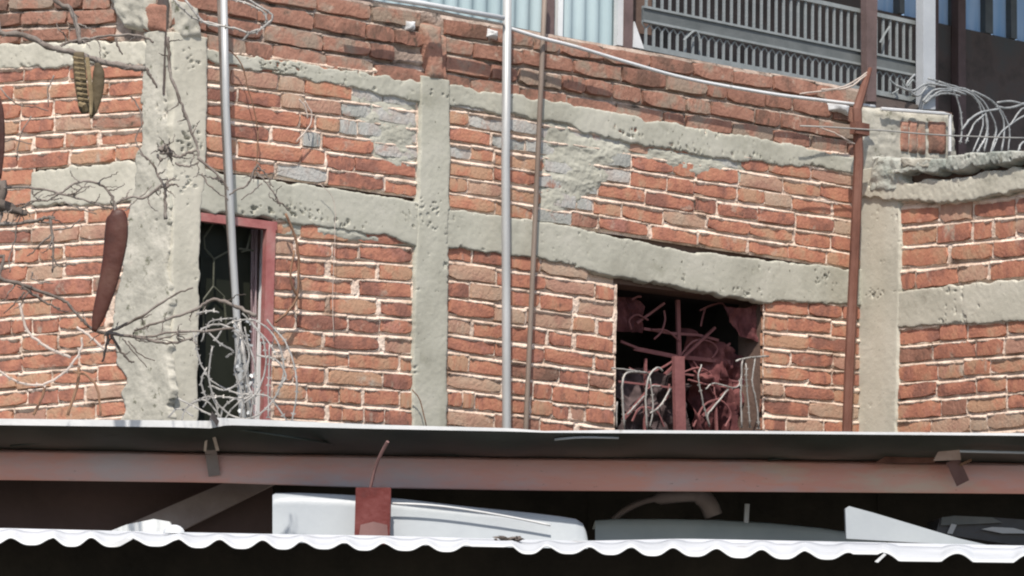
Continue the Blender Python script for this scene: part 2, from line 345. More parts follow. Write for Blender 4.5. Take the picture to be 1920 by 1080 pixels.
def panel(pl, parent, TL, TR, BL, BR, n, joints, clip=None, dark=False, base_len=0.262, mortar=None, proud=0.0, skip=None, sh=0.0, notch=None, mtop=.004):
    """one infill of masonry: courses run between two lines; joints are seen on the wall and filled in where hidden"""
    x0 = (TL[0] + BL[0]) / 2; x1 = (TR[0] + BR[0]) / 2
    rects = []
    for r in range(n):
        def line(t, x):
            f = (x - x0) / (x1 - x0)
            yt = TL[1] + (TR[1] - TL[1]) * f; yb = BL[1] + (BR[1] - BL[1]) * f
            return yt + (yb - yt) * t
        t0, t1 = r / n, (r + 1) / n
        ym = lambda x: line((t0 + t1) / 2, x)
        lx = TL[0] + (BL[0] - TL[0]) * (t0 + t1) / 2; rx = TR[0] + (BR[0] - TR[0]) * (t0 + t1) / 2
        js = joints[r] if joints and r < len(joints) and joints[r] is not None else []
        segs = []; cur = lx
        for j in js:
            a, b = (j if isinstance(j, tuple) else (j, j))
            if b <= lx + 4 or a >= rx - 4: continue
            sk = (b - a) * .28; a, b = a + sk, b - sk; segs.append((cur, a)); cur = b
        segs.append((cur, rx))
        for (a, b) in segs:
            ua, _ = pl.uz(a, ym(a)); ub, _ = pl.uz(b, ym(b)); L_ = ub - ua
            if L_ < 0.02: continue
            k = 1
            if L_ > base_len * 1.28:
                # fill with stretchers and an occasional header
                cuts = [ua]; p = ua
                if not js: p += random.uniform(0.25, 1.0) * base_len; cuts.append(p)
                while ub - p > base_len * 1.3:
                    p += base_len * (random.uniform(0.9, 1.08) if random.random() < 0.8 else random.uniform(.45, .7)); cuts.append(p)
                if ub - cuts[-1] < 0.04 and len(cuts) > 1: cuts.pop()
                cuts.append(ub)
            else: cuts = [ua, ub]
            for c0, c1_ in zip(cuts[:-1], cuts[1:]):
                rects.append((c0, c1_, r, line, t0, t1))
    out = []
    for (c0, c1_, r, line, t0, t1) in rects:
        um = (c0 + c1_) / 2
        # pixel x for um : solve by linear search on the plane
        lo, hi = min(TL[0], BL[0]) - 40, max(TR[0], BR[0]) + 40
        for _ in range(22):
            mid = (lo + hi) / 2
            if pl.uz(mid, line((t0 + t1) / 2, mid))[0] < um: lo = mid
            else: hi = mid
        xm = (lo + hi) / 2
        _, zt = pl.uz(xm, line(t0, xm)); _, zb = pl.uz(xm, line(t1, xm))
        ua, za = pl.uz(xm - 25, line((t0 + t1) / 2, xm - 25)); ub, zb2 = pl.uz(xm + 25, line((t0 + t1) / 2, xm + 25))
        ang = math.atan2(zb2 - za, ub - ua)
        gap = random.uniform(0.005, 0.014); H = (zt - zb) * random.choice((random.uniform(0.68, 0.80), random.uniform(.74, .85))); L_ = (c1_ - c0) - gap
        zc_ = (zt + zb) / 2 + random.uniform(-.003, .002) - 0.002
        yc = line((t0 + t1) / 2, xm)
        if L_ < 0.025: continue
        if clip and not inpoly(xm, yc, clip): continue
        if skip and skip(xm, yc): continue
        a2 = ang + random.uniform(-.02, .02)
        out.append((um + random.uniform(-.004, .004), zc_ + random.uniform(-.004, .003), L_, H, a2, xm, yc))
    out2 = []
    for (um, zc_, L_, H, a2, xm, yc) in out:
        mt = 'brick_dark' if dark else 'brick'
        q = random.random()
        if not dark and q < 0.13: mt = 'brick_buff'
        elif not dark and q < 0.155: mt = 'brick_dark'
        if pl is PM and not dark:
            for S in SMEAR:
                if inpoly(xm, yc, S) or inpoly(xm + 22, yc, S): mt = 'brick_grey'
            if mt != 'brick_grey' and 560 < xm < 1600 and yc < 345 and random.random() < 0.16: mt = 'brick_grey'
        off = 0.004 + random.uniform(-0.004, 0.005) + proud
        out2.append((um, zc_, L_, H, a2, off, xm, yc, mt))
        place_brick(pl, parent, um, zc_, L_, H, a2, off, mt)
    # mortar as a height field that slumps over the top of each brick below
    us = []; zs = []
    for P in (TL, TR, BL, BR):
        u, z = pl.uz(*P); us.append(u); zs.append(z)
    u0, u1 = min(us) - .004, max(us) + .004
    uT = [pl.uz(*TL), pl.uz(*TR)]; uB = [pl.uz(*BL), pl.uz(*BR)]
    def lin(q, u): return q[0][1] + (q[1][1] - q[0][1]) * (u - q[0][0]) / (q[1][0] - q[0][0])
    st = 0.0043; nu = int((u1 - u0) / st) + 2; nz_ = int((max(zs) - min(zs)) / st) + 2
    Uv = np.linspace(u0, u1, nu); zt_ = lin(uT, Uv) + mtop; zb_ = lin(uB, Uv) - .004
    z0, z1 = float(zb_.min()), float(zt_.max())
    U = np.repeat(Uv[:, None], nz_, 1); Z = zb_[:, None] + (zt_ - zb_)[:, None] * np.linspace(0, 1, nz_)[None, :]
    sd = np.full(U.shape, 0.03); vertical = np.zeros(U.shape); offm = np.full(U.shape, 0.004)
    for (um, zc_, L_, H, a2, off, xm, yc, mt) in out2:
        i0 = max(0, int((um - L_ / 2 - .04 - u0) / (u1 - u0) * (nu - 1))); i1 = min(nu, int((um + L_ / 2 + .04 - u0) / (u1 - u0) * (nu - 1)) + 2)
        ic = min(nu - 1, max(0, int((um - u0) / (u1 - u0) * (nu - 1)))); zl_, zh_ = float(zb_[ic]), float(zt_[ic])
        j0 = max(0, int((zc_ - H / 2 - .09 - zl_) / (zh_ - zl_) * (nz_ - 1))); j1 = min(nz_, int((zc_ + H / 2 + .09 - zl_) / (zh_ - zl_) * (nz_ - 1)) + 2)
        if i1 <= i0 or j1 <= j0: continue
        uu = U[i0:i1, j0:j1] - um; zz = Z[i0:i1, j0:j1] - zc_
        x = uu * math.cos(a2) + zz * math.sin(a2); y = -uu * math.sin(a2) + zz * math.cos(a2)
        dx = np.abs(x) - L_ / 2; dy = np.abs(y) - H / 2
        d = np.where((dx > 0) & (dy > 0), np.hypot(dx, dy), np.maximum(dx, dy))
        sub = sd[i0:i1, j0:j1]; better = d < sub
        sub[better] = d[better]
        vv = np.where(dy > dx, np.sign(y), 0); vertical[i0:i1, j0:j1][better] = vv[better]; offm[i0:i1, j0:j1][better] = off
    sid = int(abs(u0 * 100)) + int(TL[1] + 100)
    nA = fnoise(U * 16, Z * 26, sid); nB_ = fnoise(U * 90, Z * 90, sid + 3, 3); nC = fnoise(U * 7, Z * 7, sid + 9)
    # above a brick's top edge mortar is proud, under its bottom edge it is hollow
    h = np.where(sd > 0, 0.003 + 0.004 * nA + 0.003 * nB_ + np.where(vertical > 0, 0.004 - sd * .9, np.where(vertical < 0, -0.014 - 0.010 * nC, -0.004 - .004 * nC)),
                 0.003 + 0.010 * nA + 0.005 * nC + 0.0025 * nB_ + np.where(vertical > 0, 0.005, -0.005) + sd * np.where(vertical > 0, 0.85, 1.6))
    if dark: h = h - 0.009 - 0.008 * np.maximum(0, nC)
    h = np.maximum(h, -0.03) + proud + sh
    for (na, nb__, nc_) in (notch or []):      # hollow under a beam: u from na to nb__, above height line nc_
        h = np.where((U > na) & (U < nb__) & (Z > nc_), -0.029 + .002 * nA, h)
    gridmesh('mortar', pl.warr(U, Z, h), mortar or ('mortar_dark' if dark else 'mortar'), parent)
mortar_limits = None

CLUST = [(805, 405, 38, 30), (520, 128, 60, 16), (600, 150, 50, 14), (560, 398, 60, 16), (640, 420, 40, 12), (1275, 282, 60, 18), (1060, 497, 26, 12), (1275, 520, 14, 8),
         (1390, 548, 40, 14), (1540, 520, 26, 20), (1180, 250, 30, 16), (815, 178, 30, 10), (1330, 470, 80, 8), (355, 110, 30, 20), (350, 270, 26, 40), (345, 350, 20, 30), (1640, 552, 40, 10), (1450, 300, 60, 12), (480, 395, 40, 14)]
def clusters(pl, U, Z, seed):
    m = np.zeros(U.shape)
    for (x, y, rx, ry) in CLUST:
        u, z = pl.uz(x, y); ru = abs(pl.uz(x + rx, y)[0] - u); rz = abs(pl.uz(x, y + ry)[1] - z)
        if ru > 1 or rz > 1: continue
        m = np.maximum(m, np.exp(-(((U - u) / ru) ** 2 + ((Z - z) / rz) ** 2)))
    n = fnoise(U * 80, Z * 95, seed + 77, 3)
    return np.clip(n - .70 + .46 * m, 0, .16) * np.clip(m * 3, 0, 1)
def member(name, pl, parent, A, B, along, material='concrete', off=0.012, seed=1, rag=0.006, st=0.005, rough=1.0, bendz=None):
    """concrete member between two visible edge lines A and B (pixel points on the wall), edges ragged, back turned in"""
    A = [pl.uz(*p) for p in A]; B = [pl.uz(*p) for p in B]
    k = 0 if along == 'u' else 1
    def rs(L):
        L = sorted(L, key=lambda p: p[k]); a = np.array(L); return a[:, k], a[:, 1 - k]
    ta, va = rs(A); tb, vb = rs(B)
    lo = max(ta[0], tb[0]) if along == 'u' else min(ta[0], tb[0]); hi = min(ta[-1], tb[-1]) if along == 'u' else max(ta[-1], tb[-1])
    n = int((hi - lo) / st) + 2; T = np.linspace(lo, hi, n)
    a = np.interp(T, ta, va); b = np.interp(T, tb, vb)
    a = a + rag * fnoise(T * 17, T * 0 + seed, seed, 5) * 2.2; b = b + rag * fnoise(T * 17, T * 0 + seed + 5, seed + 50, 5) * 2.2
    w = np.mean(np.abs(a - b)); m_ = max(6, int(w / st))
    s = np.linspace(0, 1, m_); 
    C = a[:, None] * (1 - s) + b[:, None] * s; TT = np.repeat(T[:, None], m_, 1)
    ed = np.minimum(s, 1 - s)[None, :] * w
    H = off + rough * (0.0008 * fnoise(TT * 6, C * 6, seed) + 0.0010 * fnoise(TT * 60, C * 60, seed + 4, 2))
    pit = fnoise(TT * 48, C * 48, seed + 8, 3); reg = fnoise(TT * 3.2, C * 3.2, seed + 12, 2)
    H = H - rough * 0.030 * np.clip(pit - 0.41 - 0.35 * (1 - np.clip(reg * 1.6, 0, 1)) + 0.34 * np.clip(.5 + reg, 0, 1) * np.exp(-ed / 0.016), 0, 0.30)
    H = H - 0.12 * (clusters(pl, TT, C, seed) if along == 'u' else clusters(pl, C, TT, seed))
    H = H - 0.008 * np.exp(-ed / 0.004)
    # turn the rim into the wall
    H[:, 0] = -0.02; H[:, -1] = -0.02; H[0, :] = -0.02; H[-1, :] = -0.02
    if along == 'u': P = pl.warr(TT, C, H)
    else: P = pl.warr(C, TT, H)
    return gridmesh(name, P, material, parent)

# ------------------------------------------------------------------ the brick building (main wall + left wall)
base = PM.w(1.0, 0)
bld = thing('brick_building', (base.x, base.y, 0), 'unplastered red brick building with grey concrete bands, columns and two window openings', 'building')
JA = [None, [(552, 556), 622, 672], [558, (606, 625), (703, 714)], [557, (656, 677)], [557, (606, 625), (703, 716)], [555, 652, 712],
      [607, (699, 727)], [(515, 553), 654, 750], [551, (606, 620), 718], [575, 637, (676, 687), 750], [(606, 622), 642, 681, 720], []]
uc = PM.uz(318, 450)[0]
mortar_limits = None
panel(PM, bld, (512, 409), (774, 428), (512, 817), (774, 834), 12, JA, sh=0)
JB = [[887, 955, 1013], [930, 1022, 1117], [882, 945, 1012, (1068, 1089)], [925, 985, (1113, 1124)], [(881, 890), 946, (1067, 1088)], [928, 1021, 1115],
      [878, 944, 1050, 1105], [(940, 947), 1000, 1036, 1104], [(864, 872), 890, 945, 996, 1036, 1068, 1097], [926, 1012, (1071, 1090)], []]
def no_window(x, y): return x > 1098 and y < 545 and y < 505 + (x - 1098) * 0.5
panel(PM, bld, (838, 453), (1151, 500), (838, 832), (1151, 864), 11, JB, mtop=.05, skip=lambda x, y: x > 1100 and y < 530, notch=[(PM.uz(1099, 520)[0], 99, PM.uz(1125, 528)[1])])
panel(PM, bld, (1432, 553), (1618, 573), (1432, 841), (1612, 852), 9,
      [[1516, 1580], [1477, 1560], [1516], [1483, 1562], [1516, 1560], [1470, 1562], [1518], [1475, 1545], []], mtop=.04)
panel(PM, bld, (383, 87), (782, 139), (383, 314), (782, 370), 7,
      [[450, 540, 630, 700], [430, 520, 570, 660, 717], [445, 526, 571, 640, 697], [430, 563, (590, 592), 636, 670, 716], [425, 508, 565, 602, 700], [445, 565, 611, 665], [430, 516, 613, (716, 726)]])
panel(PM, bld, (839, 169), (1612, 291), (839, 390), (1612, 507), 7,
      [None, [878, 950, 1010, 1060, 1105, 1180, 1262], [921, 985, 1070, 1130], [882, 926, 1020, 1095, 1182, 1251, 1301], [926, 1005, 1058, 1123, 1210, 1303, 1345],
       [876, 940, 1020, 1080, 1112, 1166, 1244, 1325, 1405], [928, 1000, 1072, 1122, (1210, 1225), 1307, (1398, 1405), 1478]])
# left wall
panel(PL, bld, (-45, 127), (275, 115), (-45, 325), (275, 299), 6,
      [[45, 130], [25, 95, 205], [40, 100, 185], [38, 103, 170], [30, (60, 66), 120, (178, 192)], [(125, 138)]])
panel(PL, bld, (-45, 395), (248, 381), (-45, 837), (248, 812), 13,
      [None, [60, 150], None, [50, 120], None, [95], [20, 60], [110], [150], [33, 98], [110], [(22, 28), 85, 180], []],
      skip=lambda x, y: (x > 212 and y < 600))
panel(PL, bld, (-45, 312), (62, 308), (-45, 395), (62, 388), 2, None)
# parapet course above
par = thing('parapet_wall', tuple(PM.w(1.0, 3.9)), 'low weathered brown brick parapet running above the top concrete band', 'parapet')
panel(PM, par, (325, -62), (1618, 168), (325, 84), (1618, 298), 4, None, dark=True, skip=lambda x, y: 772 < x < 834)
panel(PL, par, (-45, -70), (322, -82), (-45, 84), (322, 72), 5, None, dark=True, skip=lambda x, y: 228 < x < 330 and y > -10)

# solid bodies behind the brick faces (openings kept free)
def pwall(pl, pxa, pya, pxb, pyb, o0, o1, name, material, parent, zfix=None):
    ua, za = pl.uz(pxa, pya); ub, zb = pl.uz(pxb, pyb)
    zt, zl = max(za, zb), min(za, zb)
    if zfix: zt, zl = zfix
    return MB().quadslab([pl.w(ua, zl, o0), pl.w(ub, zl, o0), pl.w(ub, zt, o0), pl.w(ua, zt, o0)], pl.n * (o1 - o0)).build(name, material, parent)
W1 = (376, 398, 516, 0); W2 = (1151, 520, 1432, 0)
uA0 = PM.uz(318, 450)[0]; uA1 = PM.uz(373, 600)[0]; uA2 = PM.uz(514, 600)[0]; uB1 = PM.uz(1151, 650)[0]; uB2 = PM.uz(1433, 650)[0]; uE = PM.uz(1640, 450)[0]
zw1 = PM.uz(440, 400)[1]; zw2 = PM.uz(1280, 545)[1]; zsill = 1.9; ztop = PM.uz(800, 15)[1]
body = MB()
def bodybox(u0, u1, z0, z1):
    body.quadslab([PM.w(u0, z0, -.032), PM.w(u1, z0, -.032), PM.w(u1, z1, -.032), PM.w(u0, z1, -.032)], PM.n * -0.15)
bodybox(uA0, uA1, 0, zw1); bodybox(uA2, uB1, 0, zw1 - .002); bodybox(uB2, uE + 2, 0, zw2); bodybox(uA1, uA2, 0, zsill); bodybox(uB1, uB2, 0, zsill + .2)
bodybox(uB1, uB2, zw2, zw1 - .004); bodybox(uB2 + .001, uE + 2, zw2 + .001, zw1 - .004)
bodybox(uA0, uE, zw1, ztop - 0.05)
body.build('wall_core', 'plaster', bld)
bl = MB(); u2 = PL.uz(-60, 500)[0] - 2.5
bl.quadslab([PL.w(u2, 0, -.032), PL.w(0.0, 0, -.032), PL.w(0.0, ztop, -.032), PL.w(u2, ztop, -.032)], PL.n * -0.15).build('wall_core', 'plaster', bld)

# concrete members
topA = [(315, 82), (385, 92), (480, 106), (640, 131), (780, 151), (850, 162), (1015, 187), (1100, 201), (1440, 262), (1616, 296)]
topB = [(315, 122), (385, 116), (480, 134), (640, 162), (780, 192), (850, 202), (1010, 224), (1060, 236), (1100, 252), (1200, 272), (1360, 302), (1480, 310), (1616, 328)]
member('concrete_beam', PM, bld, topA, topB, 'u', seed=3, rag=0.009, off=0.014, rough=1.3)
midA = [(315, 300), (385, 318), (520, 338), (780, 377), (841, 390), (1010, 415), (1130, 440), (1280, 470), (1440, 487), (1616, 506)]
midB = [(315, 392), (375, 398), (520, 413), (600, 430), (720, 442), (775, 462), (841, 466), (950, 479), (1040, 492), (1100, 510), (1260, 540), (1430, 570), (1500, 568), (1616, 574)]
member('concrete_beam', PM, bld, midA, midB, 'u', seed=9, rag=0.007, off=0.016)
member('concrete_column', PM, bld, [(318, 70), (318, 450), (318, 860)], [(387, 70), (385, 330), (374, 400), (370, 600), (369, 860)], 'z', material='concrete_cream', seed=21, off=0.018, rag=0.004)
member('concrete_column', PM, bld, [(784, 150), (782, 300), (776, 450), (770, 600), (769, 860)], [(840, 150), (841, 300), (838, 450), (836, 700), (836, 860)], 'z', seed=33, off=0.019, rag=0.0035)
member('concrete_column', PL, bld, [(276, 60), (270, 200), (262, 300), (244, 400), (226, 520), (212, 600), (222, 680), (236, 720), (228, 860)], [(322, 60), (322, 450), (322, 860)], 'z', material='concrete_rough', seed=41, off=0.013, rag=0.014, rough=1.1)
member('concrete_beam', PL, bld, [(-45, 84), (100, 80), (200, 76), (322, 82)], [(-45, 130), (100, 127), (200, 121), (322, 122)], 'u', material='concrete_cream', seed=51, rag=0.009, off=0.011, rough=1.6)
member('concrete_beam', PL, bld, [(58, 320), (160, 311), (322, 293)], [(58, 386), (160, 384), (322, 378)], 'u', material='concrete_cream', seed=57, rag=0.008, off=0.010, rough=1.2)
def smear(quad, seed):
    A = [PM.uz(*p) for p in quad]; nseg = 120; q_ = np.linspace(0, 1, nseg); S, T = np.meshgrid(q_, q_, indexing='ij')
    u = (A[0][0] * (1 - S) + A[1][0] * S) * (1 - T) + (A[3][0] * (1 - S) + A[2][0] * S) * T
    z = (A[0][1] * (1 - S) + A[1][1] * S) * (1 - T) + (A[3][1] * (1 - S) + A[2][1] * S) * T
    ed = np.minimum(np.minimum(S, 1 - S), np.minimum(T, 1 - T))
    h = .0065 + .008 * fnoise(u * 9, z * 22, seed) + .003 * fnoise(u * 60, z * 60, seed + 4) - .012 * np.exp(-ed / .09)
    return gridmesh('cement_smear', PM.warr(u, z, h), 'concrete', bld)
smear([(640, 160), (782, 180), (782, 330), (705, 305)], 7); smear([(1012, 212), (1200, 268), (1130, 350), (1012, 425)], 19)
smear([(1180, 268), (1420, 308), (1400, 345), (1190, 315)], 23); smear([(520, 405), (774, 440), (774, 462), (520, 440)], 29)
# broken brick stub and cement lumps on the parapet
def rough_block(name, pl, quad, off, depth, material, parent, seed, amp=0.008, nseg=14):
    soft = .16 if nseg == 10 and name == 'cement_lump' else .035
    if soft > .1: nseg = 20
    A = [pl.uz(*p) for p in quad]   # TL TR BR BL
    s = np.linspace(0, 1, nseg); S, T = np.meshgrid(s, s, indexing='ij')
    u = (A[0][0] * (1 - S) + A[1][0] * S) * (1 - T) + (A[3][0] * (1 - S) + A[2][0] * S) * T
    z = (A[0][1] * (1 - S) + A[1][1] * S) * (1 - T) + (A[3][1] * (1 - S) + A[2][1] * S) * T
    ed = np.minimum(np.minimum(S, 1 - S), np.minimum(T, 1 - T))
    u = u + amp * fnoise(u * 30, z * 30, seed) * 0.8; z = z + amp * fnoise(u * 30, z * 30, seed + 7) * 0.8
    h = off + amp * fnoise(u * 40, z * 40, seed + 3) - depth * np.exp(-ed / soft)
    if soft > .1: h = h - .02 * np.clip(1.0 - 5 * ed, 0, 1) * (1 + fnoise(u * 60, z * 60, seed + 9))
    return gridmesh(name, pl.warr(u, z, h), material, parent)
rough_block('broken_brick', PM, [(785, 40), (822, 46), (829, 158), (800, 154)], 0.03, 0.05, 'brick_dark', par, 5, 0.006)
rough_block('broken_brick', PM, [(823, 62), (836, 64), (834, 158), (826, 156)], 0.012, 0.03, 'brick_dark', par, 8, 0.006)
rough_block('cement_lump', PM, [(756, 36), (780, 38), (776, 62), (760, 58)], 0.03, 0.04, 'white', par, 6, 0.005, 10)
rough_block('cement_lump', PM, [(910, 50), (936, 58), (934, 78), (906, 72)], 0.03, 0.04, 'white', par, 16, 0.005, 10)
rough_block('cement_lump', PM, [(1548, 186), (1596, 196), (1592, 222), (1550, 208)], 0.035, 0.05, 'white', par, 26, 0.006, 10)
rough_block('cement_lump', PL, [(196, -25), (292, -22), (284, 62), (238, 56)], 0.03, 0.05, 'concrete_rough', par, 66, 0.012, 22)
rough_block('broken_brick', PL, [(272, 4), (322, 8), (322, 66), (268, 60)], 0.02, 0.05, 'brick_dark', par, 67, 0.008, 14)
rough_block('cement_lump', PM, [(322, -5), (368, 14), (376, 78), (328, 70)], 0.03, 0.05, 'concrete_rough', par, 68, 0.010, 18)
MB().quadslab([PM.w(PM.uz(322, 0)[0], ztop - .55, -.034), PM.w(PM.uz(1770, 0)[0], ztop - .55, -.034), PM.w(PM.uz(1770, 0)[0], ztop, -.034), PM.w(PM.uz(322, 0)[0], ztop, -.034)], PM.n * -0.16).build('parapet_core', 'darkwall', par)
# far end of the parapet, standing above the side wall
rough_block('end_block', PM, [(1612, 198), (1792, 214), (1800, 345), (1612, 330)], 0.01, 0.03, 'concrete_rough', par, 31, 0.010, 40)
for k, (a, b, c, d) in enumerate([(1684, 222, 1700, 292), (1700, 221, 1716, 294), (1716, 221, 1732, 296), (1735, 222, 1772, 296)]):
    rough_block('upright_brick', PM, [(a, b), (c, b + 2), (c, d), (a, d - 2)], 0.022, 0.04, 'brick_dark', par, 70 + k, 0.004, 10)
MB().tube([PM.px(1652, 204, .04), PM.px(1770, 213, .04), PM.px(1781, 215, .04), PM.px(1781, 284, .04)], 0.0085, 6).build('white_rim', 'white', par)

# ------------------------------------------------------------------ side wall on the right
side = thing('side_brick_wall', (PR.w(1.0, 0).x, PR.w(1.0, 0).y, 0), 'brick side wall with cream concrete bands, coming forward at right of the rusty post', 'wall')
panel(PR, side, (1683, 384), (2180, 338), (1683, 545), (2180, 499), 4, [[1825], [(1820, 1828)], [(1774, 1790)], [1718, 1855]], mtop=.03)
panel(PR, side, (1683, 612), (2180, 574), (1683, 857), (2180, 821), 7, [[1815], [1749, 1883], [1807], [1757, 1887], [1813], [1745, 1850], []], mtop=.03)
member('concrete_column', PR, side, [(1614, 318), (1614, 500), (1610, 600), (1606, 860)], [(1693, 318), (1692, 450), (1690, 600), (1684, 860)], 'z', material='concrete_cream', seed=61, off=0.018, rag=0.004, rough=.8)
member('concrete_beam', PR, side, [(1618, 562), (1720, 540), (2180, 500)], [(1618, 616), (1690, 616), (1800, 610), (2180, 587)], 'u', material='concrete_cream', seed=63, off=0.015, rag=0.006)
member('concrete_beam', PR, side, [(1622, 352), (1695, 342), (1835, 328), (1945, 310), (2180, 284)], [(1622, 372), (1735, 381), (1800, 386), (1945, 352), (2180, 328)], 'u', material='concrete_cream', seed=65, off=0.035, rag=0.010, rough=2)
member('ledge_slab', PR, side, [(1692, 318), (1775, 296), (1830, 290), (1945, 283), (2180, 262)], [(1692, 330), (1790, 324), (1850, 318), (1945, 302), (2180, 280)], 'u', material='concrete_mossy', seed=67, off=0.06, rag=0.010, rough=2.5)
rough_block('cement_lump', PR, [(1640, 292), (1712, 296), (1700, 362), (1636, 366)], 0.04, 0.06, 'concrete_mossy', side, 88, 0.012, 26)
rough_block('cement_lump', PR, [(1700, 296), (1770, 300), (1762, 318), (1706, 316)], 0.06, 0.05, 'concrete_rough', side, 89, 0.010, 20)
zR = PR.uz(1800, 300)[1]
MB().quadslab([PR.w(0.02, 0, -.033), PR.w(3.5, 0, -.033), PR.w(3.5, zR, -.033), PR.w(0.02, zR, -.033)], PR.n * -0.12).build('wall_core', 'plaster', side)

# ------------------------------------------------------------------ window 1 (narrow, left)
win = MB()
def bar_px(mb, pl, a, b, w, o, d):   # flat bar between two pixel points on a plane, w metres wide, o offset, d depth
    A = pl.px(*a, o); B = pl.px(*b, o); t = (B - A).normalized(); s = t.cross(pl.n).normalized() * (w / 2)
    return mb.quadslab([A - s, B - s, B + s, A + s], pl.n * -d)
bar_px(win, PM, (376, 406), (520, 424), 0.034, 0.012, 0.03)
bar_px(win, PM, (509, 424), (503, 640), 0.042, 0.0135, 0.03)
bar_px(win, PM, (503, 640), (499, 840), 0.030, 0.011, 0.03)
w1 = win.build('window', 'redpaint', bld)
lin = MB(); # reveal (right jamb) seen from the left, plus dark room
def room(u0, u1, z0, z1, depth, name, revmat, parent):
    a = MB()
    a.quadslab([PM.w(u1, z0, -.183), PM.w(u1, z1, -.183), PM.w(u1, z1, -depth), PM.w(u1, z0, -depth)], PM.d * .02)
    a.quadslab([PM.w(u0 - .02, z0, -.183), PM.w(u0 - .02, z1, -.183), PM.w(u0 - .02, z1, -depth), PM.w(u0 - .02, z0, -depth)], PM.d * .02)
    a.quadslab([PM.w(u0 - .03, z0, -depth), PM.w(u1 + .03, z0, -depth), PM.w(u1 + .03, z1, -depth), PM.w(u0 - .03, z1, -depth)], PM.n * -.02)
    a.quadslab([PM.w(u0 - .03, z1 + .001, -.183), PM.w(u1 + .03, z1 + .001, -.183), PM.w(u1 + .03, z1 + .001, -depth - .02), PM.w(u0 - .03, z1 + .001, -depth - .02)], Vector((0, 0, .02)))
    return a.build(name, revmat, parent)
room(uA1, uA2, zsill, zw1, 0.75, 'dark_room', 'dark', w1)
MB().quadslab([PM.w(uA2 - .004, zsill, -.035), PM.w(uA2 - .004, zw1, -.035), PM.w(uA2 - .004, zw1, -.12), PM.w(uA2 - .004, zsill, -.12)], PM.d * .003).build('jamb', 'white_shade', w1)
MB().quadslab([PM.px(377, 415, -.10), PM.px(470, 428, -.10), PM.px(466, 840, -.10), PM.px(371, 840, -.10)][::-1], PM.n * -.006).build('glass_pane', 'greenglass', w1)
gr = MB()
for pts in ([(383, 418), (400, 418)], [(402, 416), (382, 446), (384, 466), (401, 486), (400, 537), (381, 562), (381, 640)], [(401, 486), (430, 470), (433, 446), (418, 420)], [(400, 537), (420, 556), (424, 610)],
            [(470, 440), (462, 470), (452, 472)], [(448, 466), (475, 470)]):
    gr.tube([PM.px(x, y, -.07) for x, y in pts], 0.0045, 5)
gr.build('grille', 'olive', w1)
# a curtain edge hanging right of the pane
cu = np.zeros((16, 30, 3))
for i in range(16):
    for j in range(30):
        p = PM.px(470 + i * 1.8, 430 + j * 14, -.13 + 0.02 * math.sin(i * 1.3 + j * .1)); cu[i, j] = p
co = gridmesh('curtain', cu, 'white_shade', None); co.data.materials[0] = mat('mauve_curtain', [(0.30, 0.22, 0.24), (0.42, 0.33, 0.34)], scale=9, rough=.9)
tag(co, 'narrow mauve curtain edge inside the tall left window', 'curtain')

# ------------------------------------------------------------------ window 2 (wide, right)
w2m = MB()
def flatbar(mb, pts, w, o, d=0.012):
    for a, b in zip(pts[:-1], pts[1:]): bar_px(mb, PM, a, b, w, o, d)
flatbar(w2m, [(1274, 668), (1278, 850)], 0.060, -0.10, .02)
w2 = w2m.build('window', 'window_red', bld)
for pts, w, o in (([(1272, 562), (1275, 672)], 0.024, -0.052), ([(1190, 653), (1275, 670)], 0.022, -0.054), ([(1275, 669), (1418, 684)], 0.022, -0.0545),
                  ([(1248, 702), (1342, 614)], 0.014, -0.04), ([(1195, 606), (1247, 568)], 0.012, -0.06), ([(1208, 616), (1260, 625), (1310, 628), (1348, 638)], 0.014, -0.056),
                  ([(1170, 786), (1212, 738)], 0.016, -0.05), ([(1318, 780), (1372, 724)], 0.013, -0.05), ([(1358, 652), (1370, 644)], 0.012, -0.05), ([(1165, 640), (1195, 652)], .012, -.05), ([(1275, 700), (1390, 716)], .010, -.05), ([(1160, 715), (1272, 728)], .010, -.05), ([(1340, 680), (1346, 830)], .012, -.06), ([(1212, 672), (1210, 830)], .012, -.06), ([(1300, 676), (1340, 740)], .010, -.06), ([(1390, 684), (1394, 830)], .012, -.06)):
    b = MB(); flatbar(b, pts, w * .85, o - .10); b.build('window_bar', 'window_red', w2)
for pts in ([(1275, 668), (1240, 690), (1205, 700), (1180, 690)], [(1275, 668), (1300, 640), (1330, 640), (1345, 655), (1335, 672)], [(1275, 700), (1310, 690), (1335, 705), (1340, 740)], [(1275, 640), (1250, 620), (1222, 618)], [(1215, 600), (1195, 590), (1180, 600), (1184, 618)], [(1300, 800), (1320, 760), (1350, 750), (1370, 775), (1360, 800)], [(1245, 800), (1230, 770), (1200, 765), (1185, 790)], [(1245, 582), (1247, 600), (1240, 622), (1226, 636)], [(1322, 578), (1316, 600), (1314, 612)], [(1312, 582), (1335, 572), (1356, 570), (1370, 600)], [(1184, 562), (1196, 556), (1202, 557)],
            [(1290, 712), (1330, 722), (1375, 726), (1392, 710)], [(1213, 730), (1225, 722), (1240, 724)], [(1228, 770), (1250, 745), (1255, 720)]):
    MB().tube(smooth_path([PM.px(x, y, -.15) for x, y in pts], 4), 0.0048, 5).build('window_scroll', 'window_red', w2)
room(uB1, uB2, zsill + .2, zw2, 0.9, 'dark_room', 'dark', w2)
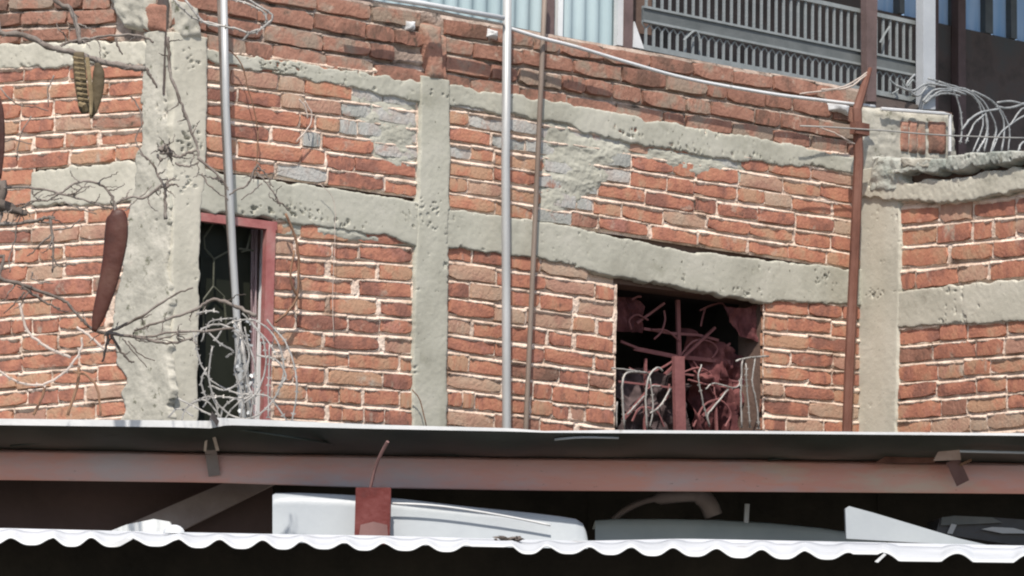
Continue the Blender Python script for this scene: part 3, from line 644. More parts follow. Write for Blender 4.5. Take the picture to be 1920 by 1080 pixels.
def crumple(quad, off, seed, amp, nn=40):
    A = [PM.uz(*p, off) for p in quad]; s = np.linspace(0, 1, nn); S, T = np.meshgrid(s, s, indexing='ij')
    u = (A[0][0] * (1 - S) + A[1][0] * S) * (1 - T) + (A[3][0] * (1 - S) + A[2][0] * S) * T
    z = (A[0][1] * (1 - S) + A[1][1] * S) * (1 - T) + (A[3][1] * (1 - S) + A[2][1] * S) * T
    u = u + 0.03 * fnoise(z * 9, u * 9, seed); z = z + 0.03 * fnoise(z * 9, u * 9, seed + 2)
    h = off + amp * (1 - np.abs(fnoise(u * 8 + z * 3, z * 4 - u * 2, seed + 5, 4)) * 2.4)
    return PM.warr(u, z, h)
cl = [([(1146, 552), (1198, 566), (1206, 628), (1146, 622)], -.20, 3, .05, 'dark red cloth bunched in the upper left corner of the barred window'),
      ([(1352, 574), (1436, 574), (1437, 662), (1385, 628)], -.075, 5, .035, 'lighter red cloth bunched in the upper right corner of the barred window'),
      ([(1158, 690), (1275, 700), (1280, 860), (1155, 860)], -.26, 9, .09, 'dark grey cloth heaped low behind the left half of the barred window'),
      ([(1280, 610), (1350, 640), (1425, 700), (1420, 860), (1282, 860)][0:1] + [(1400, 690), (1420, 860), (1285, 860)], -.22, 13, .09, 'dark maroon cloth heaped low behind the right half of the barred window')]
for q, o_, sd_, am, lb in cl:
    c = gridmesh('cloth', crumple(q, o_, sd_, am, 70), 'cloth'); tag(c, lb, 'cloth', 'cloths stuffed in the barred window')
    if 'grey' in lb: c.data.materials[0] = mat('grey_brown_cloth', [(0.05, 0.035, 0.035), (0.14, 0.10, 0.10)], scale=8, rough=.9)
    c.name = 'bunched_cloth'

# ------------------------------------------------------------------ upper storey at the back
upz = PM.uz(1400, 130)[1]
up = thing('upper_storey', tuple(PM.w(3.0, upz, -1.2)), 'dark upper storey wall with blue panes and brown posts, behind the grey railing', 'building')
OB = -1.15
def upquad(name, q, off, dep, material, parent): # pixel quad on plane offset
    return MB().quadslab([PM.px(x, y, off) for x, y in q], PM.n * -dep).build(name, material, parent)
def uline(x, y0, x0=1800, s=0.2): return y0 + (x - x0) * s
# wall below the panes
q0 = [(1160, -20), (1640, 20 + 5), (1760, 44), (1960, 84)]
ww = MB()
ua = PM.uz(1150, 100, OB)[0]; ub = PM.uz(1960, 100, OB)[0] + .6
def zat(x, y): return PM.uz(x, y, OB)[1]
zpb = zat(1800, 52)
uD = PM.uz(1630, 50, OB)[0]
ww.quadslab([PM.w(uD, zpb - 1.6, OB), PM.w(ub, zpb - 1.6, OB), PM.w(ub, zpb, OB), PM.w(uD, zpb, OB)], PM.n * -.1)
ww.quadslab([PM.w(ua, zpb - 1.2, OB), PM.w(uD, zpb - 1.2, OB), PM.w(uD, zpb + .9, OB), PM.w(ua, zpb + .9, OB)], PM.n * -.1)
ww.build('wall', 'darkwall', up)
for (x0, x1) in ((1640, 1687), (1696, 1732), (1760, 1785), (1812, 1848), (1862, 1896), (1907, 1945)):
    a = PM.uz(x0, 60, OB - .03)[0]; b = PM.uz(x1, 60, OB - .03)[0]
    MB().quadslab([PM.w(a, zpb + .005, OB - .03), PM.w(b, zpb + .005, OB - .03), PM.w(b, zpb + .55, OB - .03), PM.w(a, zpb + .55, OB - .03)], PM.n * -.004).build('window_pane', 'bluepane', up)
for (x0, x1, mt, o_) in ((1687, 1696, 'railband', .02), (1732, 1760, 'rust_faded', .0), (1785, 1797, 'railband', .0), (1848, 1862, 'railband', .01), (1896, 1907, 'railband', .01)):
    a = PM.uz(x0, 60, OB + o_)[0]; b = PM.uz(x1, 60, OB + o_)[0]
    MB().quadslab([PM.w(a, zpb + .003, OB + o_), PM.w(b, zpb + .003, OB + o_), PM.w(b, zpb + .6, OB + o_), PM.w(a, zpb + .6, OB + o_)], PM.n * -.06).build('mullion', mt, up)
for (x0, x1, o_) in ((1797, 1811, .06), (1749, 1759, .06)):
    a = PM.uz(x0, 60, OB + o_)[0]; b = PM.uz(x1, 60, OB + o_)[0]
    MB().quadslab([PM.w(a, zpb - 1.5, OB + o_), PM.w(b, zpb - 1.5, OB + o_), PM.w(b, zpb + .6, OB + o_), PM.w(a, zpb + .6, OB + o_)], PM.n * -.055).build('post', 'brownpost', up)
# unseen slab added overhead to keep the balcony wall in shade
zr = zpb + 0.62
MB().quadslab([PM.w(PM.uz(1235, 0)[0], zr, -.12), PM.w(ub, zr, -.12), PM.w(ub, zr + .04, -.12), PM.w(PM.uz(1235, 0)[0], zr + .04, -.12)], PM.n * -1.15).build('shade_roof', 'rust_faded', up)
# floor deck
ud = PM.uz(1785, 200, -.2)[0]
zf = PM.uz(1400, 130, -.2)[1] - .02
MB().quadslab([PM.w(ua, zf - .1, -.2), PM.w(ud, zf - .1, -.2), PM.w(ud, zf, -.2), PM.w(ua, zf, -.2)], PM.n * -.94).build('floor_deck', 'plaster', up)

# pale blue corrugated sheets standing on the parapet
sh = thing('corrugated_fence', tuple(PM.w(1.2, 3.95, -.1)), 'pale blue corrugated metal sheets standing upright on the parapet between brown posts', 'fence')
def corr(px0, px1, off, name):
    a = PM.uz(px0, 40, off)[0]; b = PM.uz(px1, 60, off)[0]; nu = int((b - a) / .008) + 2
    us = np.linspace(a, b, nu); T = np.linspace(0, 1, 3)
    P = np.zeros((nu, 3, 3))
    za = PM.uz(px0, 28 + (px0 - 940) * .19, off)[1]; zb_ = PM.uz(px1, 28 + (px1 - 940) * .19, off)[1]
    for i, u in enumerate(us):
        zb0 = za + (zb_ - za) * i / (nu - 1) - .10
        for j, t in enumerate(T):
            o_ = off + 0.010 * math.tanh(1.5 * math.sin(u * 2 * math.pi / 0.078))
            P[i, j] = PM.w(u, zb0 + t * 0.9, o_)
    return gridmesh(name, P, 'sheetblue', sh)
corr(690, 1024, -.12, 'corrugated_sheet'); corr(1042, 1164, -.11, 'corrugated_sheet')
for (x0, x1, y, mt, o_) in ((1026, 1039, 72, 'brownpost', -.06), (1046, 1055, 76, 'white_shade', -.065), (1158, 1168, 86, 'white', -.07), (1171, 1186, 92, 'brownpost', -.06)):
    a = PM.uz(x0, y, o_)[0]; b, z0_ = PM.uz(x1, y, o_)
    MB().quadslab([PM.w(a, z0_, o_), PM.w(b, z0_, o_), PM.w(b, z0_ + .9, o_), PM.w(a, z0_ + .9, o_)], PM.n * -.03).build('post', mt, sh)
MB().polyslab([PM.px(1186, 88, -.07), PM.px(1208, 92, -.07), PM.px(1190, 40, -.07)], PM.n * -.01).build('white_gusset', 'white', sh)
pn = MB().polyslab([PM.px(1186, 60, -.30), PM.px(1222, 66, -.30), PM.px(1222, -40, -.30), PM.px(1186, -40, -.30)], PM.n * -.02).build('grey_panel', 'plaster', sh)

# railing
rl = thing('balcony_railing', tuple(PM.w(2.6, 3.9, -.05)), 'grey two tier metal balcony railing with thin upright bars on top of the parapet', 'railing')
RO = -.08
uR0, z0a = PM.uz(1206, 96, RO); uR1, z0b = PM.uz(1742, 190, RO)
zb0 = (z0a + z0b) / 2
zt1 = PM.uz(1300, 55, RO)[1]; zt0 = PM.uz(1300, 34, RO)[1]; ztp = PM.uz(1645, 27, RO)[1]
def hbar(name, z0, z1, o, d, material, u0=uR0, u1=uR1):
    return MB().quadslab([PM.w(u0, z0, o), PM.w(u1, z0, o), PM.w(u1, z1, o), PM.w(u0, z1, o)], PM.n * -d).build(name, material, rl)
hbar('bottom_rail', zb0 - .005, zb0 + .02, RO, .025, 'rail')
hbar('middle_band', zt1, zt0, RO - .004, .012, 'railband'); hbar('rail', zt1 - .012, zt1 - .001, RO + .004, .02, 'rail'); hbar('rail', zt0 + .001, zt0 + .012, RO + .004, .02, 'rail')
hbar('top_rail', ztp - .01, ztp + .01, RO, .025, 'rail')
me_bar = MB().box((0, 0, .5), (.0052, 0, 0), (0, .005, 0), (0, 0, .5)).build('baluster', 'rail'); bar_data = me_bar.data; bpy.data.objects.remove(me_bar)
nb = 39; sp = (uR1 - uR0) / nb
rotM = Matrix((PM.d, -PM.n, Vector((0, 0, 1)))).transposed().to_4x4()
def put_bar(u, z0, z1, o, nm, data=bar_data):
    ob = bpy.data.objects.new(nm, data); COL.objects.link(ob)
    Mx = rotM.copy() @ Matrix.Diagonal((1, 1, z1 - z0, 1)); Mx.translation = PM.w(u, z0, o) - rl.location
    ob.matrix_local = Mx; ob.parent = rl; return ob
tips = MB()
for k in range(nb):
    u = uR0 + (k + .5) * sp
    put_bar(u, zb0 + .021, zt1 - .040, RO - .012, 'baluster'); put_bar(u, zt0 + .013, ztp - .011, RO - .012, 'baluster')
    z = zt1 - .04
    tips.tube(smooth_path([PM.w(u, z, RO - .012), PM.w(u - sp * .25, z + .012, RO - .012), PM.w(u - sp * .5, z + .026, RO - .012)], 3), .0045, 4)
    tips.tube(smooth_path([PM.w(u, z, RO - .012), PM.w(u + sp * .25, z + .012, RO - .012), PM.w(u + sp * .5, z + .026, RO - .012)], 3), .0045, 4)
tips.build('curled_tips', 'rail', rl)
for pts in ([(1282, 76), (1296, 62), (1304, 58), (1310, 66), (1312, 78)], [(1690, 148), (1700, 162), (1712, 150), (1722, 168), (1708, 178)], [(1668, 150), (1684, 166), (1672, 176)], [(1650, 80), (1660, 62), (1668, 50)]):
    MB().tube(smooth_path([PM.px(x, y, RO + .02) for x, y in pts], 4), .005, 5).build('scroll', 'rail', rl)
gp = MB().quadslab([PM.px(1731, 205, .0), PM.px(1754, 205, .0), PM.px(1754, -60, .0), PM.px(1731, -60, .0)], PM.n * -.05).build('steel_post', 'greypost')
tag(gp, 'pale grey square steel post at the right end of the balcony railing', 'post')
bp_ = MB().quadslab([PM.px(1626, 190, -.02), PM.px(1643, 190, -.02), PM.px(1646, -60, -.02), PM.px(1624, -60, -.02)], PM.n * -.04).build('steel_post', 'brownpost')
tag(bp_, 'brown square steel post crossing the railing above the rusty wall post', 'post')

# ------------------------------------------------------------------ poles in front of the main wall
def pole(name, pts, off, r, material, label, group=None, sides=12, foot=True):
    P = [PM.px(x, y, off) for x, y in pts]
    if foot:
        d = (P[-1] - P[-2]); t = -P[-1].z / d.z
        P.append(P[-1] + d * t)
    o = MB().tube(P, r, sides).build(name, material, None, True)
    return tag(o, label, 'pole', group)
pole('steel_pole', [(952, -80), (948, 300), (950, 800)], .10, 0.0195, 'galv', 'bright galvanised steel pole standing upright right of the middle concrete column', 'upright poles before the brick wall')
pole('steel_pole', [(1024, -80), (1016, 120), (1003, 420), (986, 800)], .06, 0.0115, 'brown_pipe', 'thin dull brown pipe leaning just right of the bright galvanised pole', 'upright poles before the brick wall')
pole('steel_pole', [(418, -80), (424, 200), (437, 480), (456, 800)], .14, 0.0145, 'galv', 'leaning grey tube crossing the tall left window', 'upright poles before the brick wall')
pole('steel_pole', [(408, -80), (415, 120), (419, 240), (428, 420), (440, 600)], .125, 0.0085, 'twig', 'thin dark rod standing in for the shadow beside the leaning grey tube', 'upright poles before the brick wall', foot=False)  # dark rod drawn in place of the shadow line along the tube
pole('steel_pole', [(446, 600), (462, 700), (470, 800)], .16, 0.011, 'razor', 'short pale pipe beside the foot of the leaning grey tube', 'upright poles before the brick wall')
fl = MB(); rf = random.Random(5)
for k in range(70):
    y = rf.uniform(600, 800); x = 446 + (y - 600) * .06 + rf.choice((0, 16)) + rf.uniform(-9, 9); c = PM.px(x, y, .19 + rf.uniform(-.03, .03)); a = rf.uniform(0, 3.1)
    u_ = (PM.d * math.cos(a) + Vector((0, 0, math.sin(a)))) * rf.uniform(.005, .012); v_ = (Vector((0, 0, math.cos(a))) - PM.d * math.sin(a)) * rf.uniform(.003, .006) + PM.n * rf.uniform(-.006, .006)
    fl.add([c - u_ - v_, c + u_ - v_, c + u_ * .7 + v_, c - u_ * .6 + v_], [(0, 1, 2, 3)])
tag(fl.build('torn_foil', 'razor_bright'), 'torn pale shreds stuck round the foot of the leaning grey tube', 'shreds', kind='stuff')
rp = MB(); P = [PM.px(x, y, .16) for x, y in [(1632, 128), (1620, 162), (1607, 205), (1610, 300), (1602, 480), (1592, 700), (1588, 810)]]
d = P[-1] - P[-2]; P.append(P[-1] + d * (-P[-1].z / d.z))
rp.tube(P, [.010, .019, .0225, .0235, .0235, .0235, .0235, .0235], 8)
rpo = rp.build('rusty_post', 'rust', None); tag(rpo, 'rusty brown steel post with a bent top in the corner of the two brick walls', 'post')
MB().box(PM.px(1612, 242, .17), PM.d * .045, PM.n * .02, Vector((0, 0, .028))).build('bracket', 'rust', rpo)
# white tube frame joined to the bright pole
fr = MB(); fr.tube([PM.px(640, -18, .12), PM.px(800, 8, .12), PM.px(944, 34, .12)], 0.012, 8)
tag(fr.build('tube_rail', 'white', None, True), 'white painted tube rail running left from the bright galvanised pole', 'rail')
cable = MB(); cable.tube(smooth_path([PM.px(x, y, .09) for x, y in [(952, 52), (1010, 70), (1080, 88), (1180, 118), (1290, 148), (1440, 175), (1540, 188), (1640, 200)]], 5), 0.0085, 6)
tag(cable.build('conduit', 'white', None, True), 'white conduit sagging along the face of the brick parapet', 'conduit')
cb = MB(); cb.tube(smooth_path([PM.px(x, y, .10) for x, y in [(700, 4), (800, 18), (880, 34), (944, 46)]], 4), 0.006, 5)
tag(cb.build('cable', 'paleroot', None, True), 'thin pale cable running just below the white tube rail', 'cable')

# ------------------------------------------------------------------ wires
def wire(name, paths, material, r, label, cat, Y=None, off=None, blades=False, group=None, k=5):
    root = None
    for pi, pts in enumerate(paths):
        mb = MB(); P = []
        for i, p in enumerate(pts):
            if off is not None: P.append(PM.px(p[0], p[1], off + (p[2] if len(p) > 2 else 0)))
            else: P.append(at_y(p[0], p[1], Y + (p[2] if len(p) > 2 else 0)))
        S = smooth_path(P, k)
        S = [p + Vector((random.uniform(-1, 1), random.uniform(-1, 1), random.uniform(-1, 1))) * .0015 for p in S]
        mb.tube(S, r * random.uniform(.75, 1.1), 5)
        if blades:
            acc = 0
            for a, b in zip(S[:-1], S[1:]):
                acc += (b - a).length
                if acc > 0.05:
                    acc = 0; t = (b - a).normalized(); s = t.cross(Vector((random.uniform(-1, 1), random.uniform(-1, 1), random.uniform(-1, 1)))).normalized(); c = (a + b) / 2; h = t.cross(s) * .0012
                    mb.add([c - t * .016 + s * .010, c - t * .004 + h, c + t * .004 + h, c + t * .016 + s * .010, c + t * .016 - s * .010, c + t * .004 - h, c - t * .004 - h, c - t * .016 - s * .010],
                           [(0, 1, 6, 7), (1, 2, 5, 6), (2, 3, 4, 5)])
        if len(paths) == 1: return tag(mb.build(name, material, None, True), label, cat, group)
        if root is None: root = thing(name, tuple(P[0]), label, cat, group)
        mb.build('wire_loop', material, root, True)
    return root
GW = 'coils of razor wire on walls and canopy'
a6 = lambda p: zc(180, 540, 4.153, p)
wire('razor_wire_coil', [a6([(760, 350), (800, 540), (880, 700), (1000, 780), (1100, 820), (1220, 830)]), a6([(880, 350, -.1), (980, 440, -.1), (1070, 490, -.05), (1010, 540, 0)]),
     a6([(820, 420), (850, 340), (900, 260), (1080, 235)]), a6([(1140, 200), (1250, 320), (1350, 430), (1400, 520)]), a6([(640, 860), (780, 930), (940, 1010)]),
     a6([(740, 900), (850, 850), (950, 845), (1090, 860)]), a6([(970, 1010), (1000, 920), (1090, 860), (1180, 860)]), a6([(1350, 440), (1345, 700), (1340, 1010)]),
     a6([(1120, 320), (1100, 480), (1080, 640), (1140, 840), (1130, 1010)]), a6([(1160, 300), (1190, 500), (1170, 700), (1220, 860), (1200, 1010)]), a6([(780, 200), (880, 180), (960, 190)]),
     a6([(770, 380), (860, 300), (1000, 290), (1130, 380), (1190, 520), (1150, 700), (1020, 790), (880, 760)]), a6([(1210, 260), (1300, 400), (1320, 600), (1260, 800), (1150, 900)]), a6([(860, 620), (820, 740), (870, 880)]), a6([(1060, 250), (1180, 420), (1240, 640), (1230, 900)]), a6([(1250, 520), (1400, 560), (1480, 680), (1420, 780)]), a6([(560, 1010), (640, 940), (760, 1000)]), [(402, 640), (430, 606), (480, 602), (520, 640), (532, 700), (505, 760), (460, 785), (415, 765), (392, 715), (398, 650)], [(500, 600), (540, 650), (556, 720), (548, 790)], [(340, 790), (352, 762), (385, 750), (420, 790)], [(412, 800), (450, 752), (500, 742), (538, 790)],
     a6([(830, 930, .1), (900, 850, .1), (940, 930, .1), (950, 1010, .1)])],
     'razor', 0.0034, 'tangled razor wire coil at the foot of the tall left window', 'razor wire', Y=9.4, blades=True, group=GW)
wb = lambda p: zc(1130, 520, 3.725, p)
wire('razor_wire_coil', [wb([(150, 1060), (135, 800), (150, 690), (200, 660), (310, 668)]), wb([(310, 1060), (300, 850), (320, 700), (380, 632), (420, 655)]), wb([(690, 610), (668, 700), (695, 850), (745, 1040)]),
     wb([(745, 1040), (735, 960), (780, 900), (880, 780)]), wb([(975, 575), (965, 800), (970, 1050)]), wb([(1065, 560), (1045, 720), (1075, 880), (1090, 1050)]), wb([(930, 585), (1010, 565), (1160, 550)]),
     wb([(340, 760), (400, 760)]), wb([(330, 950), (400, 900), (470, 780)]), wb([(720, 780), (780, 740), (930, 770), (970, 690)]), wb([(100, 870), (95, 1050)]), wb([(60, 635), (200, 650), (310, 668)]),
     wb([(170, 960), (290, 830)]), wb([(330, 700), (350, 900), (330, 1050)]), wb([(1000, 600), (1010, 800), (1030, 1050)])],
     'razor', 0.0050, 'razor wire loops across the lower part of the barred window', 'razor wire', off=.10, blades=True, group=GW)
wr = lambda p: zc(1560, 130, 4.0, p)
wire('razor_wire_coil', [wr([(720, 70), (880, 130), (950, 260), (975, 430), (960, 560)]), wr([(760, 110), (900, 140), (1060, 200), (1150, 330), (1160, 480), (1080, 640)]), wr([(860, 140), (1000, 150), (1130, 240), (1220, 400), (1225, 500), (1185, 640)]),
     wr([(1000, 150), (1150, 205), (1260, 300), (1330, 450), (1320, 620)]), wr([(970, 460), (1040, 370), (1130, 320), (1250, 300)]), wr([(1190, 640), (1250, 500), (1330, 420), (1440, 350), (1500, 340)]),
     wr([(1240, 250), (1340, 240), (1460, 270)]), wr([(1390, 640), (1420, 560), (1500, 520)]), wr([(760, 200), (850, 180), (960, 200)]), wr([(700, 250), (800, 170), (900, 160)]), wr([(1140, 620), (1165, 480), (1150, 330)]),
     wr([(1230, 280), (1330, 290), (1460, 250)]), wr([(480, 120), (600, 160), (700, 110), (800, 110)]), wr([(800, 90), (1000, 160), (1100, 260), (1130, 420), (1050, 640)]), wr([(1050, 160), (1200, 240), (1290, 400), (1270, 630)]), wr([(1150, 330), (1060, 420), (1000, 560)]), wr([(620, 40), (560, 120), (640, 200), (720, 120)]), wr([(680, 240), (760, 160), (880, 150), (1000, 190)]), wr([(1330, 430), (1420, 300), (1500, 290)])],
     'razor_bright', 0.0060, 'razor wire coil standing on the grey ledge at the far right', 'razor wire', off=.02, blades=True, group=GW)
w3 = lambda p: zc(280, 0, 4.91, p)
wire('razor_wire_coil', [w3([(200, -30), (400, 160), (640, 230), (780, 260), (960, 300), (1110, 200), (1130, 140), (1050, 80), (900, -10)]), w3([(700, -20), (900, 30), (1050, 110), (1080, 190)]), w3([(330, 0), (500, 200), (640, 240)]),
     w3([(860, 370), (930, 300), (1010, 270)])], 'razor', 0.0048, 'razor wire loop at the top edge above the left column', 'razor wire', Y=9.3, blades=True, group=GW)
w8 = lambda p: zc(0, 580, 5.14, p)
wire('razor_wire_coil', [w8([(-60, 560), (0, 600), (150, 690), (370, 730), (550, 660), (700, 520), (780, 380), (790, 270)]), w8([(190, -60), (215, 60), (270, 220), (400, 330), (520, 400), (680, 465)]), w8([(740, 170), (880, 270), (1000, 380)])],
     'paleroot', 0.0046, 'pale thorny wire loop before the lower left brickwork', 'razor wire', Y=8.8, blades=True, group=GW)
wire('loose_wire', [[(535, 400), (554, 448), (560, 500), (556, 559), (538, 585), (517, 604)], [(552, 470), (545, 520), (556, 555)]], 'rustwire', 0.006, 'rust brown cable hanging beside the red frame of the tall window', 'cable', off=.06)
wire('loose_wire', [zc(280, 0, 4.91, [(690, 430), (780, 500), (860, 620), (905, 800), (950, 960), (1000, 1200)]), [(484, 244), (482, 290), (480, 320)]], 'rustwire', 0.0035, 'thin dark wire trailing down the bricks right of the leaning tube', 'cable', off=.05)
wire('loose_wire', [[(571, 190), (584, 212), (580, 236), (556, 266)], [(560, 186), (572, 200), (577, 222)]], 'paleroot', 0.0038, 'small pale hooked wire on the upper bricks left of the middle column', 'cable', off=.05)
wire('loose_wire', [[(772, 730), (788, 752), (799, 800)]], 'rustwire', 0.003, 'thin dark wire curling at the foot of the middle column', 'cable', off=.05)
wire('loose_wire', [[(1500, 236), (1600, 241), (1730, 251), (1840, 257), (1930, 259)]], 'grey_pipe', 0.0045, 'taut grey wire crossing the top of the rusty post', 'cable', off=.19, k=2)
wire('loose_wire', [[(1500, 176), (1560, 168), (1596, 156), (1628, 134)], [(1540, 168), (1590, 164), (1625, 140)]], 'paleroot', 0.0045, 'frayed pale twine pulled up to the bent top of the rusty post', 'twine', off=.16)
wire('loose_wire', [[(1535, 238), (1570, 252), (1590, 264), (1604, 270)]], 'paleroot', 0.0045, 'short pale twine tied round the rusty post below its bracket', 'twine', off=.16)
for q, lb in (([(440, 740), (390, 880), (320, 1020)], 'leftmost of three rusty wire legs under the pale thorny loop'), ([(760, 560), (740, 750), (650, 1020)], 'middle one of three rusty wire legs under the pale thorny loop'),
              ([(700, 600), (840, 640), (940, 770), (975, 1020)], 'right hand bent one of three rusty wire legs under the pale thorny loop')):
    wire('loose_wire', [zc(0, 580, 5.14, q)], 'rustwire', 0.005, lb, 'cable', Y=8.85, group='rusty wire legs')
wire('loose_wire', [[(600, 345), (625, 372), (628, 430), (624, 560), (626, 640)]], 'paleroot', 0.0018, 'faint pale string hanging left of the middle column', 'string', off=.05, k=3)

# ------------------------------------------------------------------ bare tree with pods
tr = thing('bare_tree', (-2.6, 7.4, 0), 'leafless grey branched tree with long brown pods, reaching in from the left edge', 'tree')
MB().tube(smooth_path([(-2.6, 7.4, 0), (-2.55, 7.42, 1.0), (-2.4, 7.4, 2.0), (-2.25, 7.45, 3.0), (-2.2, 7.5, 4.2)], 5), [0.14 - 0.0035 * i for i in range(21)], 10).build('trunk', 'bark', tr, True)
PATHS = []
def branch(pts, w0, w1, mt='bark', Y=7.6, nm='branch', tie=None):
    if nm == 'branch' and len(pts) > 3: PATHS.append(pts)
    P = [at_y(p[0], p[1], Y + (p[2] if len(p) > 2 else 0)) for p in pts]
    if tie: P = [Vector(tie)] + P
    S = smooth_path(P, 5); n = len(S); sc = Y / FPX / 2
    ph = random.uniform(0, 9)
    R = [(w0 + (w1 - w0) * i / (n - 1)) * sc * (1 + .15 * math.sin(i * 1.7 + ph)) for i in range(n)]
    S = [p + Vector((random.uniform(-1, 1), 0, random.uniform(-1, 1))) * .0022 for p in S]
    return MB().tube(S, R, 7).build(nm, mt, tr, True)
T_ = (-2.38, 7.42, 2.1); T2 = (-2.25, 7.45, 2.9); T3 = (-2.2, 7.5, 3.9)
branch([(-60, 58), (0, 63), (46, 67), (89, 87), (115, 94), (148, 101), (185, 114), (240, 126), (274, 130)], 11, 12, tie=T2)
branch([(274, 130), (284, 146), (295, 164)], 7, 4, 'twig')
branch([(115, 88), (122, 81), (148, 75), (185, 70), (240, 65), (270, 70), (288, 79)], 6, 4)
branch([(80, -60), (104, 0), (130, 17), (144, 50), (150, 82)], 10, 9, tie=T3)
branch([(216, 72), (222, 88), (229, 102)], 5, 3, 'twig', nm='twig')
branch([(-60, 348), (0, 351), (67, 353), (111, 362), (167, 378), (211, 393)], 6, 3.5, tie=T_)
branch([(107, 366), (133, 349), (156, 340), (189, 347), (211, 369), (218, 396)], 4, 5)
branch([(218, 382), (244, 369), (273, 371), (300, 350), (311, 353)], 4, 6)
branch([(311, 410), (310, 380), (308, 352), (300, 336), (284, 305), (262, 288)], 7, 3)
branch([(311, 352), (322, 345), (336, 350)], 8, 2, nm='twig'); branch([(308, 350), (318, 338), (330, 334)], 7, 2, nm='twig')
branch([(314, 70), (317, 100), (318, 130), (330, 168), (344, 205), (358, 245), (370, 276), (372, 300)], 7, 5)
branch([(372, 296), (400, 320), (423, 347), (429, 356)], 6, 3); branch([(378, 326), (390, 345), (410, 362), (428, 375)], 3.5, 2, nm='twig')
branch([(372, 280), (350, 288), (338, 294), (318, 290), (300, 286)], 5, 6); branch([(330, 306), (350, 312), (372, 305)], 5, 3, nm='twig')
branch([(300, 282), (308, 278), (316, 282), (318, 292)], 12, 13); branch([(304, 300), (298, 295), (296, 288)], 8, 4, nm='twig')
branch([(484, 306), (474, 326), (464, 347), (443, 357), (430, 366)], 5, 3); branch([(480, 322), (496, 340), (515, 366), (526, 386)], 4, 2.5); branch([(484, 310), (500, 330), (512, 352)], 3, 2, nm='twig'); branch([(490, 345), (470, 362), (452, 374)], 3, 2, nm='twig')
branch([(-60, 425), (0, 421), (61, 415), (88, 408), (102, 407)], 9, 6, tie=T_)
branch([(92, 405), (96, 421), (99, 460), (98, 512)], 7, 3, 'bark')
branch([(-60, 380), (0, 386), (28, 394), (50, 402)], 30, 9, 'twig', tie=T_)
branch([(0, 378), (30, 392), (50, 396)], 16, 3, 'twig')
branch([(-60, 512), (0, 523), (41, 533), (82, 549), (122, 564), (138, 582), (167, 612)], 9, 5, 'twig', tie=(-2.40, 7.42, 1.9))
branch([(41, 536), (68, 556), (90, 570), (112, 579)], 6, 3, 'twig'); branch([(47, 547), (30, 566), (8, 588)], 4, 2, 'twig', nm='twig')
branch([(98, 440), (80, 452), (60, 474), (50, 480)], 4, 2, nm='twig'); branch([(100, 430), (130, 428), (150, 412)], 4, 2, nm='twig'); branch([(98, 480), (112, 500), (128, 494)], 4, 2, nm='twig')
branch([(30, 420), (28, 450), (18, 480), (18, 512)], 3.5, 2, nm='twig'); branch([(60, 350), (64, 366), (84, 352)], 4, 2, nm='twig'); branch([(107, 364), (90, 376), (60, 378), (40, 390)], 4, 2.5)
branch([(140, 366), (156, 358), (168, 350)], 3, 1.5, nm='twig'); branch([(120, 380), (150, 392), (180, 400)], 3, 2, nm='twig'); branch([(60, 510), (62, 525), (100, 532)], 3, 2, nm='twig')
# fan of twigs in front of the column
branch([(196, 628), (204, 622), (228, 612), (276, 586), (325, 554), (361, 540)], 7, 3); branch([(252, 620), (300, 603), (361, 583), (390, 566), (407, 562), (445, 576), (481, 593)], 4, 8)
branch([(204, 624), (264, 634), (313, 644), (361, 634)], 7, 4); branch([(250, 630), (280, 632), (313, 624), (368, 622), (440, 615)], 4, 5); branch([(209, 628), (224, 655), (240, 675), (252, 680)], 6, 3, 'twig')
branch([(202, 624), (200, 648), (192, 678)], 6, 4, 'twig'); branch([(240, 640), (262, 664), (290, 676)], 3, 2, nm='twig'); branch([(230, 612), (256, 600), (285, 590)], 4, 2, nm='twig')
branch([(230, 634), (250, 660), (275, 688)], 3, 1.5, nm='twig'); branch([(280, 640), (320, 630), (350, 626)], 3, 2, nm='twig'); branch([(151, 600), (175, 618), (200, 625)], 4, 6, 'twig')
branch([(245, 180), (262, 205), (265, 235), (255, 262), (275, 300)], 3, 2.5, nm='twig'); branch([(0, 165), (30, 195), (60, 200), (90, 208)], 3, 2, nm='twig'); branch([(100, 140), (90, 170), (92, 200)], 3, 2, nm='twig')
branch([(230, 400), (250, 380), (285, 350)], 2.5, 2, nm='twig'); branch([(60, 218), (40, 250), (30, 300)], 2.5, 2, nm='twig'); branch([(0, 265), (30, 262), (60, 270)], 2.5, 2, nm='twig')
rt = random.Random(11)
for k in range(125):
    pth = rt.choice(PATHS); i = rt.randrange(len(pth) - 1); t = rt.random()
    x = pth[i][0] * (1 - t) + pth[i + 1][0] * t; y = pth[i][1] * (1 - t) + pth[i + 1][1] * t
    if x < -10: continue
    a = rt.uniform(0, 6.28); L_ = rt.uniform(14, 55); q = [(x, y)]
    for j in range(3):
        a += rt.uniform(-.7, .7); x += math.cos(a) * L_ / 3; y += math.sin(a) * L_ / 3 * .8; q.append((x, y, rt.uniform(-.05, .05) * j))
    branch(q, rt.uniform(2.2, 3.8), 1.2, rt.choice(('bark', 'twig', 'bark')), nm='twig')
